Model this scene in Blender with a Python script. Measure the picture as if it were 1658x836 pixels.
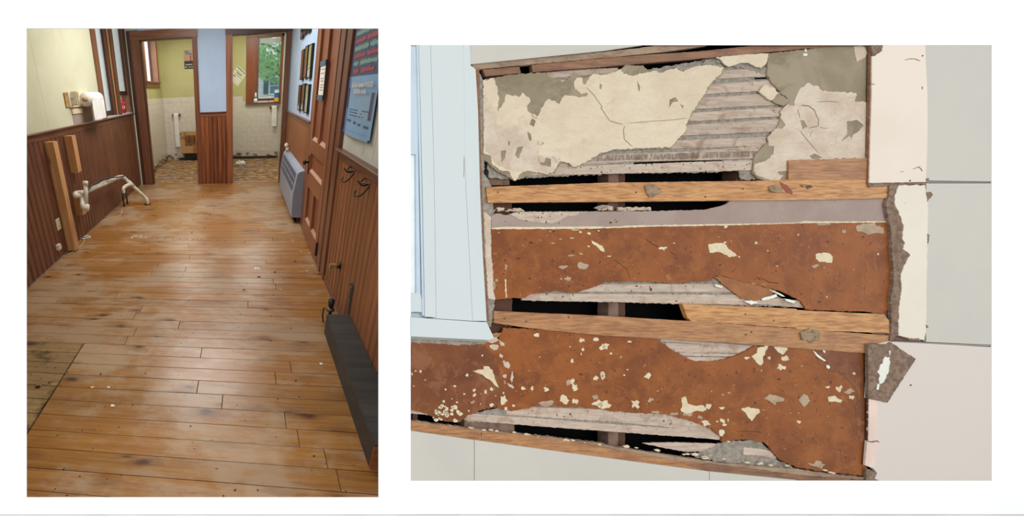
import bpy, bmesh, math, random
from mathutils import Vector, Matrix
from mathutils.geometry import delaunay_2d_cdt
from mathutils.noise import noise as pnoise
for o in list(bpy.data.objects): bpy.data.objects.remove(o)
SC = bpy.context.scene; COL = SC.collection
rnd = random.Random(7)

# ------------------------------------------------------------------ camera
FPX, PX, PY = 575.0, 328.0, 426.0          # focal length and principal point (1658x836 frame)
C = Vector((0, 0, 1.5))
def _ray(x, y): return Vector(((x-PX)/FPX, -(y-PY)/FPX, -1.0))
_Y = _ray(395, 146).normalized(); _D = _ray(380, 1620).normalized()
_Z = -_D; _Z = (_Z - _Y*_Z.dot(_Y)).normalized(); _X = _Y.cross(_Z)
MW = Matrix((_X, _Y, _Z))                   # camera axes -> world axes
cam = bpy.data.cameras.new('camera'); cam_o = bpy.data.objects.new('camera', cam); COL.objects.link(cam_o)
cam_o.matrix_world = Matrix.Translation(C) @ MW.to_4x4()
cam.sensor_fit = 'HORIZONTAL'; cam.sensor_width = 36; cam.lens = 36*FPX/1658
cam.shift_x = (829-PX)/1658; cam.shift_y = (PY-418)/1658; cam.clip_start = .02; cam.clip_end = 200
SC.camera = cam_o

# ------------------------------------------------------------------ sky, lamps, exposure
wd = bpy.data.worlds.new('world'); SC.world = wd; wd.use_nodes = True
bg = wd.node_tree.nodes['Background']; bg.inputs[0].default_value = (.97, .975, 1.0, 1); bg.inputs[1].default_value = 1.22
def area(name, loc, target, sx, sy, power, col=(1, 1, 1), spread=180):
    l = bpy.data.lights.new(name, 'AREA'); l.shape = 'RECTANGLE'; l.size = sx; l.size_y = sy; l.energy = power; l.color = col
    l.spread = math.radians(spread)
    o = bpy.data.objects.new(name, l); COL.objects.link(o); o.location = loc
    o.rotation_euler = (Vector(target)-Vector(loc)).to_track_quat('-Z', 'Y').to_euler(); return o
area('page_fill_light', (1.2, -2.6, 3.6), (1.0, 1.1, .8), 5.0, 3.0, 48, (1, .985, .96))  # added lamp behind the camera to brighten the white wall
area('room_fill_light', (-.6, 3.1, 2.68), (-.6, 3.1, 0), 1.2, 1.6, 9, (1, .92, .80))  # unseen lamps added under the ceiling to brighten the room
area('room_fill_light', (-.6, 4.5, 2.68), (-.6, 4.5, 0), 1.2, 1.2, 58, (1, .98, .96))
area('room_fill_light', (-1.3, 7.8, 2.68), (-1.3, 7.8, 0), .6, .8, 24, (1, .98, .94))  # two more added to lift the washrooms
area('room_fill_light', (.2, 7.8, 2.68), (.2, 7.8, 0), .6, .8, 24, (1, .98, .94))
SC.view_settings.view_transform = 'Standard'; SC.view_settings.look = 'None'
SC.view_settings.exposure = 0.0; SC.view_settings.gamma = 1.0; SC.view_settings.use_curve_mapping = False

# ------------------------------------------------------------------ helpers
def tag(o, label=None, cat=None, group=None, kind=None):
    if label: o['label'] = label
    if cat: o['category'] = cat
    if group: o['group'] = group
    if kind: o['kind'] = kind
    return o
def link(name, me, mat, parent=None, smooth=False):
    if parent is not None:
        off = wloc(parent)
        if off.length > 0: me.transform(Matrix.Translation(-off))
    o = bpy.data.objects.new(name, me); COL.objects.link(o)
    if mat: me.materials.append(mat)
    if parent is not None: o.parent = parent
    if smooth:
        for p in me.polygons: p.use_smooth = True
    return o
def wloc(o):
    v = Vector(o.location)
    while o.parent: o = o.parent; v += Vector(o.location)
    return v
def empty(name, loc, label=None, cat=None, group=None, kind=None, parent=None):
    o = bpy.data.objects.new(name, None); COL.objects.link(o); o.location = loc; o.empty_display_size = .05
    if parent: o.parent = parent
    return tag(o, label, cat, group, kind)
def raw(name, vs, fs, mat, parent=None, smooth=False):
    me = bpy.data.meshes.new(name); me.from_pydata([tuple(v) for v in vs], [], fs); me.update()
    return link(name, me, mat, parent, smooth)
BF = [(0,3,2,1),(4,5,6,7),(0,1,5,4),(1,2,6,5),(2,3,7,6),(3,0,4,7)]
def bverts(lo, hi):
    a, b, c = [min(lo[i], hi[i]) for i in range(3)]; d, e, f = [max(lo[i], hi[i]) for i in range(3)]
    return [(a,b,c),(d,b,c),(d,e,c),(a,e,c),(a,b,f),(d,b,f),(d,e,f),(a,e,f)]
def boxes(name, lst, mat, parent=None):
    vs, fs = [], []
    for lo, hi in lst:
        n = len(vs); vs += bverts(lo, hi); fs += [tuple(i+n for i in f) for f in BF]
    return raw(name, vs, fs, mat, parent)
def box(name, lo, hi, mat, parent=None, bev=0.0):
    if not bev: return boxes(name, [(lo, hi)], mat, parent)
    bm = bmesh.new(); vs = [bm.verts.new(v) for v in bverts(lo, hi)]
    for f in BF: bm.faces.new([vs[i] for i in f])
    bmesh.ops.bevel(bm, geom=bm.edges[:], offset=bev, segments=2, affect='EDGES', clamp_overlap=True)
    me = bpy.data.meshes.new(name); bm.to_mesh(me); bm.free()
    return link(name, me, mat, parent)
def tube(name, pts, r, mat, parent=None, n=10, closed=True):
    pts = [Vector(p) for p in pts]; rs = r if isinstance(r, (list, tuple)) else [r]*len(pts)
    vs, fs = [], []; up = None
    for i, p in enumerate(pts):
        t = (pts[min(i+1, len(pts)-1)]-pts[max(i-1, 0)]).normalized()
        if up is None: up = t.orthogonal().normalized()
        up = (up-t*up.dot(t)).normalized(); s = t.cross(up)
        for k in range(n):
            a = 2*math.pi*k/n; vs.append(p+(up*math.cos(a)+s*math.sin(a))*rs[i])
    for i in range(len(pts)-1):
        for k in range(n):
            a = i*n+k; b = i*n+(k+1) % n; fs.append((a, b, b+n, a+n))
    if closed: fs += [tuple(range(n))[::-1], tuple(range((len(pts)-1)*n, len(pts)*n))]
    return raw(name, vs, fs, mat, parent, smooth=False if n < 7 else True)
def smoothpath(pts, k=6):
    P = [Vector(p) for p in pts]; out = []
    for i in range(len(P)-1):
        p0, p1, p2, p3 = P[max(i-1,0)], P[i], P[i+1], P[min(i+2, len(P)-1)]
        for j in range(k):
            t = j/k
            out.append(.5*((2*p1)+(p2-p0)*t+(2*p0-5*p1+4*p2-p3)*t*t+(3*p1-p0-3*p2+p3)*t**3))
    out.append(P[-1]); return out
def extr(name, prof, a, vec, mat, parent=None):
    """extrude 3D outline prof (list of points) by vec"""
    n = len(prof); v = Vector(vec); vs = [Vector(p)+Vector(a) for p in prof]; vs += [p+v for p in vs]
    fs = [tuple(range(n)), tuple(range(n, 2*n))[::-1]]+[((i+1) % n, i, i+n, (i+1) % n+n) for i in range(n)]
    o = raw(name, vs, fs, mat, parent); bm = bmesh.new(); bm.from_mesh(o.data); bmesh.ops.recalc_face_normals(bm, faces=bm.faces[:]); bm.to_mesh(o.data); bm.free()
    return o
# the big leaning panel: pixels of the frame -> points on its plane
DP = 1.25; NW = MW @ Vector((0, 0, -1))
def W(x, y): return MW @ _ray(x, y)
def Q(x, y, w=0): return C + W(x, y)*(DP-w)
def onx(x, y, X): d = W(x, y); return C + d*(X/d.x)
def ony(x, y, Y): d = W(x, y); return C + d*(Y/d.y)
def onz(x, y, z=0): d = W(x, y); return C + d*((z-1.5)/d.z)
def jag(poly, amp=1.2, step=4, seed=0, fr=.16):
    out = []; n = len(poly); step = max(1.6, step*.5)
    for i in range(n):
        a, b = Vector(poly[i]), Vector(poly[(i+1) % n]); L = (b-a).length; k = max(1, int(L/step))
        d = (b-a)/max(L, 1e-6); nn = Vector((-d.y, d.x))
        for j in range(k):
            p = a+(b-a)*(j/k)
            if j or amp > .5: p = p+nn*amp*(pnoise(Vector((p.x*fr, p.y*fr, seed)))+.8*pnoise(Vector((p.x*fr*2.6, p.y*fr*2.6, seed+5)))+.25*pnoise(Vector((p.x*fr*6, p.y*fr*6, seed+9))))*(1.9 if j else .6)
            out.append((p.x, p.y))
    return out
def inside(x, y, poly):
    c_ = False; n = len(poly); j = n-1
    for i in range(n):
        xi, yi = poly[i]; xj, yj = poly[j]
        if (yi > y) != (yj > y) and x < (xj-xi)*(y-yi)/(yj-yi)+xi: c_ = not c_
        j = i
    return c_
def pg(name, poly, w, t, mat, parent, holes=(), kind=None):
    """slab on the panel: outline in px, front face at height w (m) above the panel plane, thickness t"""
    vs2, es = [], []
    for l in [poly]+list(holes):
        k = len(vs2); m = len(l); vs2 += [Vector((p[0], p[1])) for p in l]; es += [(k+i, k+(i+1) % m) for i in range(m)]
    ov, _, of = delaunay_2d_cdt(vs2, es, [], 0, 1e-5)[:3]
    bbs = [(min(p[0] for p in h), max(p[0] for p in h), min(p[1] for p in h), max(p[1] for p in h)) for h in holes]
    keep = []
    for f in of:
        cx = sum(ov[i].x for i in f)/3; cy = sum(ov[i].y for i in f)/3
        if not inside(cx, cy, poly): continue
        if any(b[0] < cx < b[1] and b[2] < cy < b[3] and inside(cx, cy, h) for b, h in zip(bbs, holes)): continue
        a, b_, c_ = [ov[i] for i in f]; f = tuple(f)
        keep.append(f if (b_.x-a.x)*(c_.y-a.y)-(b_.y-a.y)*(c_.x-a.x) < 0 else f[::-1])
    n = len(ov); vs = [Q(p.x, p.y, w) for p in ov]; vs += [v+NW*t for v in vs]
    eset = {(f[i], f[(i+1) % 3]) for f in keep for i in range(3)}
    fs = list(keep)+[(b, a, a+n, b+n) for a, b in eset if (b, a) not in eset]
    o = raw(name, vs, fs, mat, parent); bm = bmesh.new(); bm.from_mesh(o.data)
    bmesh.ops.delete(bm, geom=[v for v in bm.verts if not v.link_faces], context='VERTS'); bm.to_mesh(o.data); bm.free()
    if kind: o['kind'] = kind
    return o
def pgs(name, polys, w, t, mat, parent, kind=None):
    vs, fs = [], []
    for poly in polys:
        n = len(vs); m = len(poly); f = [Q(p[0], p[1], w) for p in poly]
        vs += f+[v+NW*t for v in f]; fs.append(tuple(range(n, n+m)))
        fs += [(n+i, n+(i+1) % m, n+(i+1) % m+m, n+i+m) for i in range(m)]
    o = raw(name, vs, fs, mat, parent)
    if kind: o['kind'] = kind
    return o

# ------------------------------------------------------------------ materials
def newmat(name, rough=.6, spec=.5):
    m = bpy.data.materials.new(name); m.use_nodes = True; nt = m.node_tree; b = nt.nodes['Principled BSDF']
    b.inputs['Roughness'].default_value = rough; b.inputs['Specular IOR Level'].default_value = spec
    return m, nt, b
def N(nt, t, **kw):
    n = nt.nodes.new(t)
    for k, v in kw.items():
        if k in n.inputs: n.inputs[k].default_value = v
        else: setattr(n, k, v)
    return n
def math_(nt, op, a, b=None, clamp=False):
    n = nt.nodes.new('ShaderNodeMath'); n.operation = op; n.use_clamp = clamp
    for i, v in enumerate((a, b)):
        if v is None: continue
        if isinstance(v, (int, float)): n.inputs[i].default_value = v
        else: nt.links.new(v, n.inputs[i])
    return n.outputs[0]
def mixc(nt, fac, a, b, bt='MIX'):
    n = nt.nodes.new('ShaderNodeMix'); n.data_type = 'RGBA'; n.blend_type = bt
    for s, v in ((n.inputs[0], fac), (n.inputs[6], a), (n.inputs[7], b)):
        if isinstance(v, (int, float)): s.default_value = v
        elif isinstance(v, tuple): s.default_value = (*v[:3], 1)
        else: nt.links.new(v, s)
    return n.outputs[2]
def ramp(nt, x, lo, hi):
    n = nt.nodes.new('ShaderNodeMapRange'); n.clamp = True; n.interpolation_type = 'SMOOTHSTEP'
    n.inputs['From Min'].default_value = lo; n.inputs['From Max'].default_value = hi; nt.links.new(x, n.inputs['Value']); return n.outputs[0]
def coords(nt, scale, rand=0.0):
    g = nt.nodes.new('ShaderNodeNewGeometry'); v = g.outputs['Position']
    if rand:
        oi = nt.nodes.new('ShaderNodeObjectInfo'); m = math_(nt, 'MULTIPLY', oi.outputs['Random'], rand)
        cx = nt.nodes.new('ShaderNodeCombineXYZ')
        for i in range(3): nt.links.new(m, cx.inputs[i])
        a = nt.nodes.new('ShaderNodeVectorMath'); a.operation = 'ADD'; nt.links.new(v, a.inputs[0]); nt.links.new(cx.outputs[0], a.inputs[1]); v = a.outputs[0]
    mp = nt.nodes.new('ShaderNodeVectorMath'); mp.operation = 'MULTIPLY'; mp.inputs[1].default_value = scale; nt.links.new(v, mp.inputs[0])
    return mp.outputs[0]
def noi(nt, vec, s=1, det=4, rough=.6, dist=0):
    n = N(nt, 'ShaderNodeTexNoise', Scale=s, Detail=det, Roughness=rough, Distortion=dist); nt.links.new(vec, n.inputs['Vector']); return n.outputs['Fac']
def bump(nt, b, h, strength=.3, dist=.002):
    n = nt.nodes.new('ShaderNodeBump'); n.inputs['Strength'].default_value = strength; n.inputs['Distance'].default_value = dist
    nt.links.new(h, n.inputs['Height']); nt.links.new(n.outputs[0], b.inputs['Normal'])
def wood(name, c1, c2, axis='X', rough=.45, var=.25, knots=None, fine=90, stain=None, spec=.5, wear_sheen=None, band=1.0, specks=None, bmp=.25, kth=.42, flatz=0, ga=.03):
    m, nt, b = newmat(name, rough, spec)
    f, g = fine, fine*ga
    sc = {'X': (g, f, f), 'Y': (f, g, f), 'Z': (f, f, g)}[axis]
    v = coords(nt, sc, 31.0)
    n1 = noi(nt, v, 1, 3, .6, .4)
    v2 = coords(nt, tuple(s*.22 for s in sc), 57.0); n2 = noi(nt, v2, 1, 2, .5, 1.0)
    s = math_(nt, 'MULTIPLY', n2, 14.0*band); s = math_(nt, 'SINE', s); s = math_(nt, 'MULTIPLY', s, .22)
    t = math_(nt, 'ADD', ramp(nt, n1, .3, .72), s, True)
    col = mixc(nt, t, c1, c2)
    if wear_sheen:
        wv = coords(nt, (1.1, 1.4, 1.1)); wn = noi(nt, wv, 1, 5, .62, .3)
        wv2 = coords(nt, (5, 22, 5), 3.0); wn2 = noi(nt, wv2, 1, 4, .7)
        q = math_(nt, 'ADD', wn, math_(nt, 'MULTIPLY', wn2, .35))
        col = mixc(nt, math_(nt, 'MULTIPLY', ramp(nt, q, .60, .78), wear_sheen[1]), col, wear_sheen[0])
    if knots:
        kc, ks, kr = knots
        kv = coords(nt, ks, 11.0)
        dn = N(nt, 'ShaderNodeTexNoise', Scale=1.6, Detail=3.0); nt.links.new(kv, dn.inputs['Vector'])
        vm = nt.nodes.new('ShaderNodeVectorMath'); vm.operation = 'MULTIPLY_ADD'; nt.links.new(dn.outputs['Color'], vm.inputs[0]); vm.inputs[1].default_value = (.5, .5, .5); nt.links.new(kv, vm.inputs[2])
        vo = N(nt, 'ShaderNodeTexVoronoi', Scale=1.0); nt.links.new(vm.outputs[0], vo.inputs['Vector'])
        sx = nt.nodes.new('ShaderNodeSeparateColor'); nt.links.new(vo.outputs['Color'], sx.inputs[0])
        on = math_(nt, 'GREATER_THAN', sx.outputs[0], kth)
        rr = math_(nt, 'MULTIPLY', math_(nt, 'ADD', sx.outputs[1], .35), kr)
        dd = math_(nt, 'DIVIDE', vo.outputs['Distance'], rr)
        k = math_(nt, 'SUBTRACT', 1.0, ramp(nt, dd, .35, 1.25)); k2 = math_(nt, 'SUBTRACT', 1.0, ramp(nt, dd, .6, 3.2))
        col = mixc(nt, math_(nt, 'MULTIPLY', math_(nt, 'MULTIPLY', k2, on), .45), col, tuple(.5*kc[i]+.5*c2[i]*.6 for i in range(3)))
        col = mixc(nt, math_(nt, 'MULTIPLY', math_(nt, 'MULTIPLY', k, on), .85), col, kc)
    if stain:
        sv = coords(nt, (stain[1],)*3); sn = noi(nt, sv, 1, 5, .65, .5)
        col = mixc(nt, math_(nt, 'MULTIPLY', ramp(nt, sn, .5, .68), stain[2]), col, stain[0])
    if specks:
        sv = coords(nt, (specks[1],)*3); sn = noi(nt, sv, 1, 2, .5)
        col = mixc(nt, ramp(nt, sn, specks[2], specks[2]+.03), col, specks[0])
    oi = nt.nodes.new('ShaderNodeObjectInfo')
    br = math_(nt, 'ADD', math_(nt, 'MULTIPLY', oi.outputs['Random'], 2*var), 1-var)
    hs = nt.nodes.new('ShaderNodeHueSaturation'); nt.links.new(col, hs.inputs['Color']); nt.links.new(br, hs.inputs['Value'])
    nt.links.new(hs.outputs[0], b.inputs['Base Color']); bump(nt, b, n1, bmp, .001)
    return m
def plain(name, c, c2=None, s=6, rough=.6, spec=.4, lo=.4, hi=.65, det=5, bmp=0, bs=60, specks=None, metal=0, streak=None, bd=.002, layer3=None):
    m, nt, b = newmat(name, rough, spec); b.inputs['Metallic'].default_value = metal
    sc = streak if streak else (s, s, s)
    v = coords(nt, sc); n = noi(nt, v, 1, det, .62, .3)
    col = mixc(nt, ramp(nt, n, lo, hi), c, c2 if c2 else tuple(x*.9 for x in c))
    if layer3:
        v3 = coords(nt, (layer3[1],)*3); n3 = noi(nt, v3, 1, 6, .7, .8); col = mixc(nt, math_(nt, 'MULTIPLY', ramp(nt, n3, layer3[2], layer3[2]+.12), layer3[3]), col, layer3[0])
    if specks:
        for (sc_, ss, th) in specks:
            v2 = coords(nt, (ss,)*3); n2 = noi(nt, v2, 1, 3, .6); col = mixc(nt, ramp(nt, n2, th, th+.025), col, sc_)
    nt.links.new(col, b.inputs['Base Color'])
    if bmp: bump(nt, b, noi(nt, coords(nt, (bs,)*3), 1, 5, .6), bmp, bd)
    return m
def sr(r, g, b):    # sRGB 0-255 -> linear
    f = lambda u: u/12.92 if u <= .04045 else ((u+.055)/1.055)**2.4
    return tuple(f(v/255) for v in (r, g, b))
M = {}
M['page'] = plain('white_page_paint', (.93,.93,.93), (.925,.925,.925), rough=.9, spec=.1)
M['page_foot'] = plain('page_foot_grey', (.72,.72,.73), rough=.8)
M['pine'] = wood('pine_floor', sr(166,116,56), sr(142,94,44), 'X', .3, .08, knots=(sr(70,34,18), (4.2, 11, .001), .17), kth=.52, fine=70, wear_sheen=(sr(172,144,114), .9), specks=(sr(50,28,14), 34, .70), flatz=1)  # worn varnish tone, with some floor lighting and sheen painted in
M['hatch'] = wood('stained_hatch', sr(160,130,86), sr(136,106,66), 'X', .5, .16, knots=(sr(48,30,18), (4.5, 14, .001), .25), kth=.6, fine=60, stain=(sr(58,40,24), 6, .9), specks=(sr(36,22,12), 40, .68))
M['sub'] = plain('rough_underfloor', sr(204,166,112), sr(116,82,50), s=9, rough=.85, lo=.35, hi=.6, det=8, bmp=.6, bs=40, streak=(7, 16, 7), layer3=(sr(132,122,132), 3.2, .52, .7), specks=[(sr(66,44,32), 26, .62)])
M['wl'] = wood('wainscot_red_brown', sr(122,78,56), sr(94,58,42), 'Z', .38, .08, fine=80, stain=(sr(134,90,62), 3, .3))
M['wr'] = wood('wainscot_orange_brown', sr(160,104,66), sr(124,76,46), 'Z', .42, .12, fine=80)
M['wc'] = wood('wainscot_column', sr(150,86,46), sr(96,50,28), 'Z', .42, .2, fine=60, band=1.6)
M['capY'] = wood('cap_rail_wood', sr(130,84,64), sr(98,60,46), 'Y', .35, .08)
M['trim'] = wood('dark_trim_wood', sr(134,86,62), sr(104,64,46), 'Z', .36, .1)
M['trimX'] = wood('dark_trim_wood_x', sr(142,92,66), sr(108,66,46), 'X', .36, .1)
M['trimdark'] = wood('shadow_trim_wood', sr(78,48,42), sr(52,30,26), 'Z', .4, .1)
M['trimor'] = wood('orange_window_trim', sr(150,84,48), sr(122,64,36), 'Z', .36, .08)
M['door'] = wood('door_wood', sr(156,98,66), sr(126,76,50), 'Z', .38, .08)
M['panelw'] = wood('door_panel_wood', sr(150,90,58), sr(122,70,46), 'Z', .4, .08)
M['mould'] = plain('pale_moulding', sr(190,150,132), rough=.5)
M['green'] = plain('pale_green_plaster', sr(208,208,178), sr(200,200,168), s=2, rough=.7, bmp=.15, bs=30)
M['olive'] = plain('olive_plaster', sr(192,186,132), sr(184,178,124), s=2, rough=.7)
M['blue'] = plain('pale_blue_paint', sr(184,206,232), sr(178,200,228), s=2, rough=.6)
M['whitep'] = plain('cream_wall_paint', sr(206,206,196), rough=.7)
M['tile'] = plain('glazed_tile', sr(222,214,202), sr(214,206,192), s=12, rough=.25)
M['grout'] = plain('grout', sr(212,204,192), rough=.8)
M['ceil'] = plain('ceiling_paint', sr(225,225,215), rough=.9)
M['conc'] = plain('concrete', sr(190,190,188), rough=.9)
M['lumber'] = wood('new_lumber', sr(208,162,110), sr(184,134,84), 'Z', .6, .08, knots=(sr(110,62,34), (16, 16, 3.2), .13), fine=70)
M['pvc'] = plain('white_plastic_pipe', sr(214,208,190), sr(200,190,166), s=18, rough=.35)
M['black'] = plain('black_rubber', (.012,.012,.012), rough=.5)
M['iron'] = plain('dark_iron', (.035,.03,.028), rough=.4, metal=.6)
M['cord'] = plain('cream_cord', sr(216,196,158), rough=.6)
M['plate'] = plain('ivory_plastic', sr(222,210,176), rough=.4)
M['paper'] = plain('white_paper', sr(236,234,228), rough=.9)
M['tpl'] = plain('yellowed_plastic', sr(222,214,190), sr(196,166,108), s=9, rough=.5, lo=.5, hi=.7)
M['stain'] = plain('brown_stain', sr(176,142,84), sr(150,104,50), s=20, rough=.7)
M['taupe'] = plain('bare_wall_patch', sr(168,150,138), rough=.8)
M['red'] = plain('red_can', sr(206,30,44), rough=.3)
M['heater'] = plain('heater_enamel', sr(150,160,180), rough=.35)
M['heaterd'] = plain('heater_grille', sr(46,50,60), rough=.5)
M['brass'] = plain('old_brass', sr(196,168,110), sr(150,120,70), rough=.35, metal=.3)
M['galv'] = plain('grey_metal', sr(120,116,108), rough=.4, metal=.7)
M['cover'] = wood('charcoal_cover', sr(62,58,52), sr(46,42,38), 'X', .6, .03, fine=40)
M['coverend'] = wood('box_end_wood', sr(140,84,44), sr(110,62,32), 'X', .5, .03)
M['cardb'] = plain('stained_board', sr(196,152,106), sr(160,112,72), s=3, rough=.8, lo=.45, hi=.6)
M['glassm'] = None
m, nt, b = newmat('window_glass', .02, .5); b.inputs['Transmission Weight'].default_value = 1; b.inputs['Alpha'].default_value = .25; b.inputs['IOR'].default_value = 1.05; b.inputs['Base Color'].default_value = (.97,.99,1,1); M['glass'] = m
m, nt, b = newmat('mirror_glass', .04, .5); b.inputs['Metallic'].default_value = 1; b.inputs['Base Color'].default_value = (.8,.84,.86,1); M['mirror'] = m
m, nt, b = newmat('sheer_curtain', .9, .1); b.inputs['Base Color'].default_value = (.9,.94,1,1)
tr = nt.nodes.new('ShaderNodeBsdfTranslucent'); tr.inputs[0].default_value = (.93,.96,1,1); mx = nt.nodes.new('ShaderNodeMixShader'); mx.inputs[0].default_value = .8
nt.links.new(b.outputs[0], mx.inputs[1]); nt.links.new(tr.outputs[0], mx.inputs[2]); nt.links.new(mx.outputs[0], nt.nodes['Material Output'].inputs[0]); M['sheer'] = m
M['leaf'] = plain('leaf_green', sr(170,206,168), sr(134,178,144), s=3, rough=.6)
M['leafred'] = plain('leaf_reddish', sr(176,132,104), rough=.6)
M['bark'] = plain('bark', sr(120,100,84), rough=.9)
M['siding'] = plain('house_siding', sr(214,228,238), rough=.7)
M['shutter'] = plain('blue_grey_shutter', sr(82,104,130), rough=.6)
M['dglass'] = plain('dark_house_glass', sr(110,136,160), rough=.15)
M['grass'] = plain('lawn', sr(110,150,80), sr(86,120,60), s=3, rough=.9)
M['white'] = plain('white_trim', sr(232,238,242), rough=.5)
# right hand picture: stripped wall
M['side'] = plain('grey_white_siding', sr(192,188,178), sr(188,184,175), s=3, rough=.55, bmp=.06, bs=160)
M['sidep'] = plain('pinkish_white_siding', sr(206,196,187), sr(198,192,184), s=1.2, rough=.5, bmp=.05, bs=160)
M['sidel'] = plain('cream_strip_paint', sr(224,211,197), sr(219,205,190), s=2, rough=.6, bmp=.08, bs=120, specks=[(sr(110,84,72), 60, .80)])
M['sidel2'] = plain('cream_strip_paint_spotted', sr(220,212,196), sr(216,206,190), s=2, rough=.6, bmp=.08, bs=120, specks=[(sr(110,70,56), 55, .74)])
M['casing'] = plain('blue_white_casing', sr(198,206,206), sr(194,203,204), s=2, rough=.4, bmp=.05, bs=90, streak=(6, 1, 1))
M['casing2'] = plain('bluer_sash_paint', sr(188,204,216), rough=.4)
M['fibre'] = plain('brown_fibreboard', sr(146,122,104), sr(112,90,74), s=60, rough=.95, lo=.35, hi=.65, bmp=1.0, bs=220, bd=.004)
M['lath'] = wood('limed_lath', sr(190,171,154), sr(166,147,131), 'X', .85, .07, fine=110, band=.4, stain=(sr(132,96,70), 14, .6), specks=(sr(80,58,46), 90, .70))
M['lump'] = plain('tan_mortar_lump', sr(160,138,110), sr(126,104,78), s=60, rough=.95, bmp=1, bs=160, bd=.005)
M['lath2'] = wood('whitewashed_lath', sr(194,178,160), sr(174,154,138), 'X', .85, .05, fine=110, band=.4, stain=(sr(146,108,82), 16, .5), specks=(sr(80,50,40), 80, .66))
M['mortar'] = plain('grey_mortar', sr(162,154,142), sr(128,118,106), s=60, rough=.95, lo=.3, hi=.7, bmp=1, bs=200, bd=.004)
M['gray'] = plain('olive_grey_plaster', sr(150,137,114), sr(136,122,98), s=7, rough=.8, bmp=.25, bs=90, layer3=(sr(122,108,86), 5, .5, .7))
M['cream'] = plain('cream_plaster_paint', sr(212,197,172), sr(202,184,158), s=9, rough=.65, lo=.3, hi=.7, bmp=.8, bs=28, bd=.011, layer3=(sr(190,168,144), 16, .56, .5), specks=[(sr(130,100,80), 70, .76)])
M['cream2'] = plain('pinkish_cream_paint', sr(206,191,172), sr(192,172,150), s=13, rough=.65, lo=.35, hi=.65, bmp=1.0, bs=30, bd=.011, layer3=(sr(186,160,136), 20, .55, .5), specks=[(sr(120,96,80), 60, .73)])
M['brown'] = plain('red_brown_varnish', sr(142,80,32), sr(114,60,24), s=9, rough=.5, spec=.25, lo=.35, hi=.68, det=8, bmp=.35, bs=70, layer3=(sr(150,90,44), 16, .50, .5), specks=[(sr(72,36,18), 60, .66), (sr(160,104,60), 80, .66)])
M['brown2'] = plain('dark_brown_varnish', sr(124,72,38), sr(102,56,30), s=8, rough=.5, spec=.25, lo=.35, hi=.68, det=8, bmp=.4, bs=60, layer3=(sr(142,98,66), 12, .5, .5), specks=[(sr(74,38,24), 60, .68)])
M['tan'] = plain('tan_underpaint', sr(152,98,54), sr(136,82,42), s=20, rough=.6, bmp=.3)
M['purple'] = plain('purple_grey_paint', sr(158,140,130), sr(150,130,120), s=6, rough=.75, bmp=.3, bs=60, specks=[(sr(86,48,38), 75, .69), (sr(84,56,46), 150, .70)])
M['kchip'] = plain('cream_chip', sr(212,198,166), sr(202,184,152), s=40, rough=.6)
M['gchip'] = plain('grey_chip', sr(170,150,124), sr(156,134,108), s=30, rough=.7)
M['furr'] = wood('honey_furring', sr(198,146,88), sr(152,98,50), 'X', .5, .03, fine=170, band=1.6, ga=.008)
M['furr2'] = wood('brown_furring', sr(174,124,78), sr(134,88,50), 'X', .5, .04, fine=150, band=1.4, ga=.008, stain=(sr(126,82,52), 8, .45))
M['furr3'] = wood('red_brown_board', sr(142,100,70), sr(108,74,50), 'X', .6, .04, fine=75, stain=(sr(96,58,42), 10, .5))
M['dusty'] = plain('dusty_board', sr(158,136,114), sr(130,104,84), s=14, rough=.9, bmp=.6, bs=100, streak=(12, 30, 30))
M['studl'] = plain('old_stud', sr(122,98,84), sr(98,72,58), s=20, rough=.9, bmp=.5)
M['studd'] = plain('old_stud_dark', sr(84,54,40), rough=.9)
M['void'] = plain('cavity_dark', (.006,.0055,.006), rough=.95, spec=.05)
M['scuff'] = plain('white_torn_skin', sr(226,226,214), rough=.8, bmp=.5)
M['pinkish'] = plain('pink_primer', sr(222,198,186), rough=.6)
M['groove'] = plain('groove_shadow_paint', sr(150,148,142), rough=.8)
M['screw'] = plain('screw_head', sr(90,78,66), rough=.4, metal=.7)
M['bwhite'] = plain('blown_white_glass', sr(240,248,250), rough=.1)
def flat(n, c, r=.6):
    if n not in M: M[n] = plain(n, sr(*c), rough=r)
    return M[n]
exec_parts = []

# ================================================================== STRUCTURE: white page margin as a leaning wall with two openings
L0, T0, L1, T1 = 43, 46, 613, 806
R0, U0, R1, U1 = 665, 73, 1606, 779
def pw(poly, holes=(), name='page_wall', w=0, t=.0022, mat='page'):
    return pg(name, poly, w, t, M[mat], None, holes)
rect = lambda a, b, c, d: [(a, b), (c, b), (c, d), (a, d)]
wf = pw(rect(-520, -488, 2300, 833), [rect(L0, T0, L1, T1), rect(R0, U0, R1, U1)])  # page margin as a wall, extended unseen to keep light off the floor
tag(wf, 'blank white page margin built as a leaning wall with two rectangular openings', kind='structure')
tag(pw(rect(-520, 833.4, 2300, 845), name='page_foot_strip', w=-.003, mat='page_foot'), kind='structure')  # greyer strip at the page foot, built as a low board
tag(boxes('added_floor_front', [((-4, -4, -.06), (6, .62, -.012))], M['conc']), kind='structure')  # unseen grey slab added to keep lawn-green bounce off the white wall
tag(boxes('ground', [((-30, -30, -.10), (30, 60, -.07))], M['grass']), kind='structure')

# ================================================================== LEFT OPENING: the room
XL, XR, YB, YT, ZC = -1.88, .715, 6.4, 9.0, 2.75
fl = tag(boxes('floor', [((XL-.1, .74, -.06), (XR+.1, YB+.12, -.022))], M['iron']), kind='structure')
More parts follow.
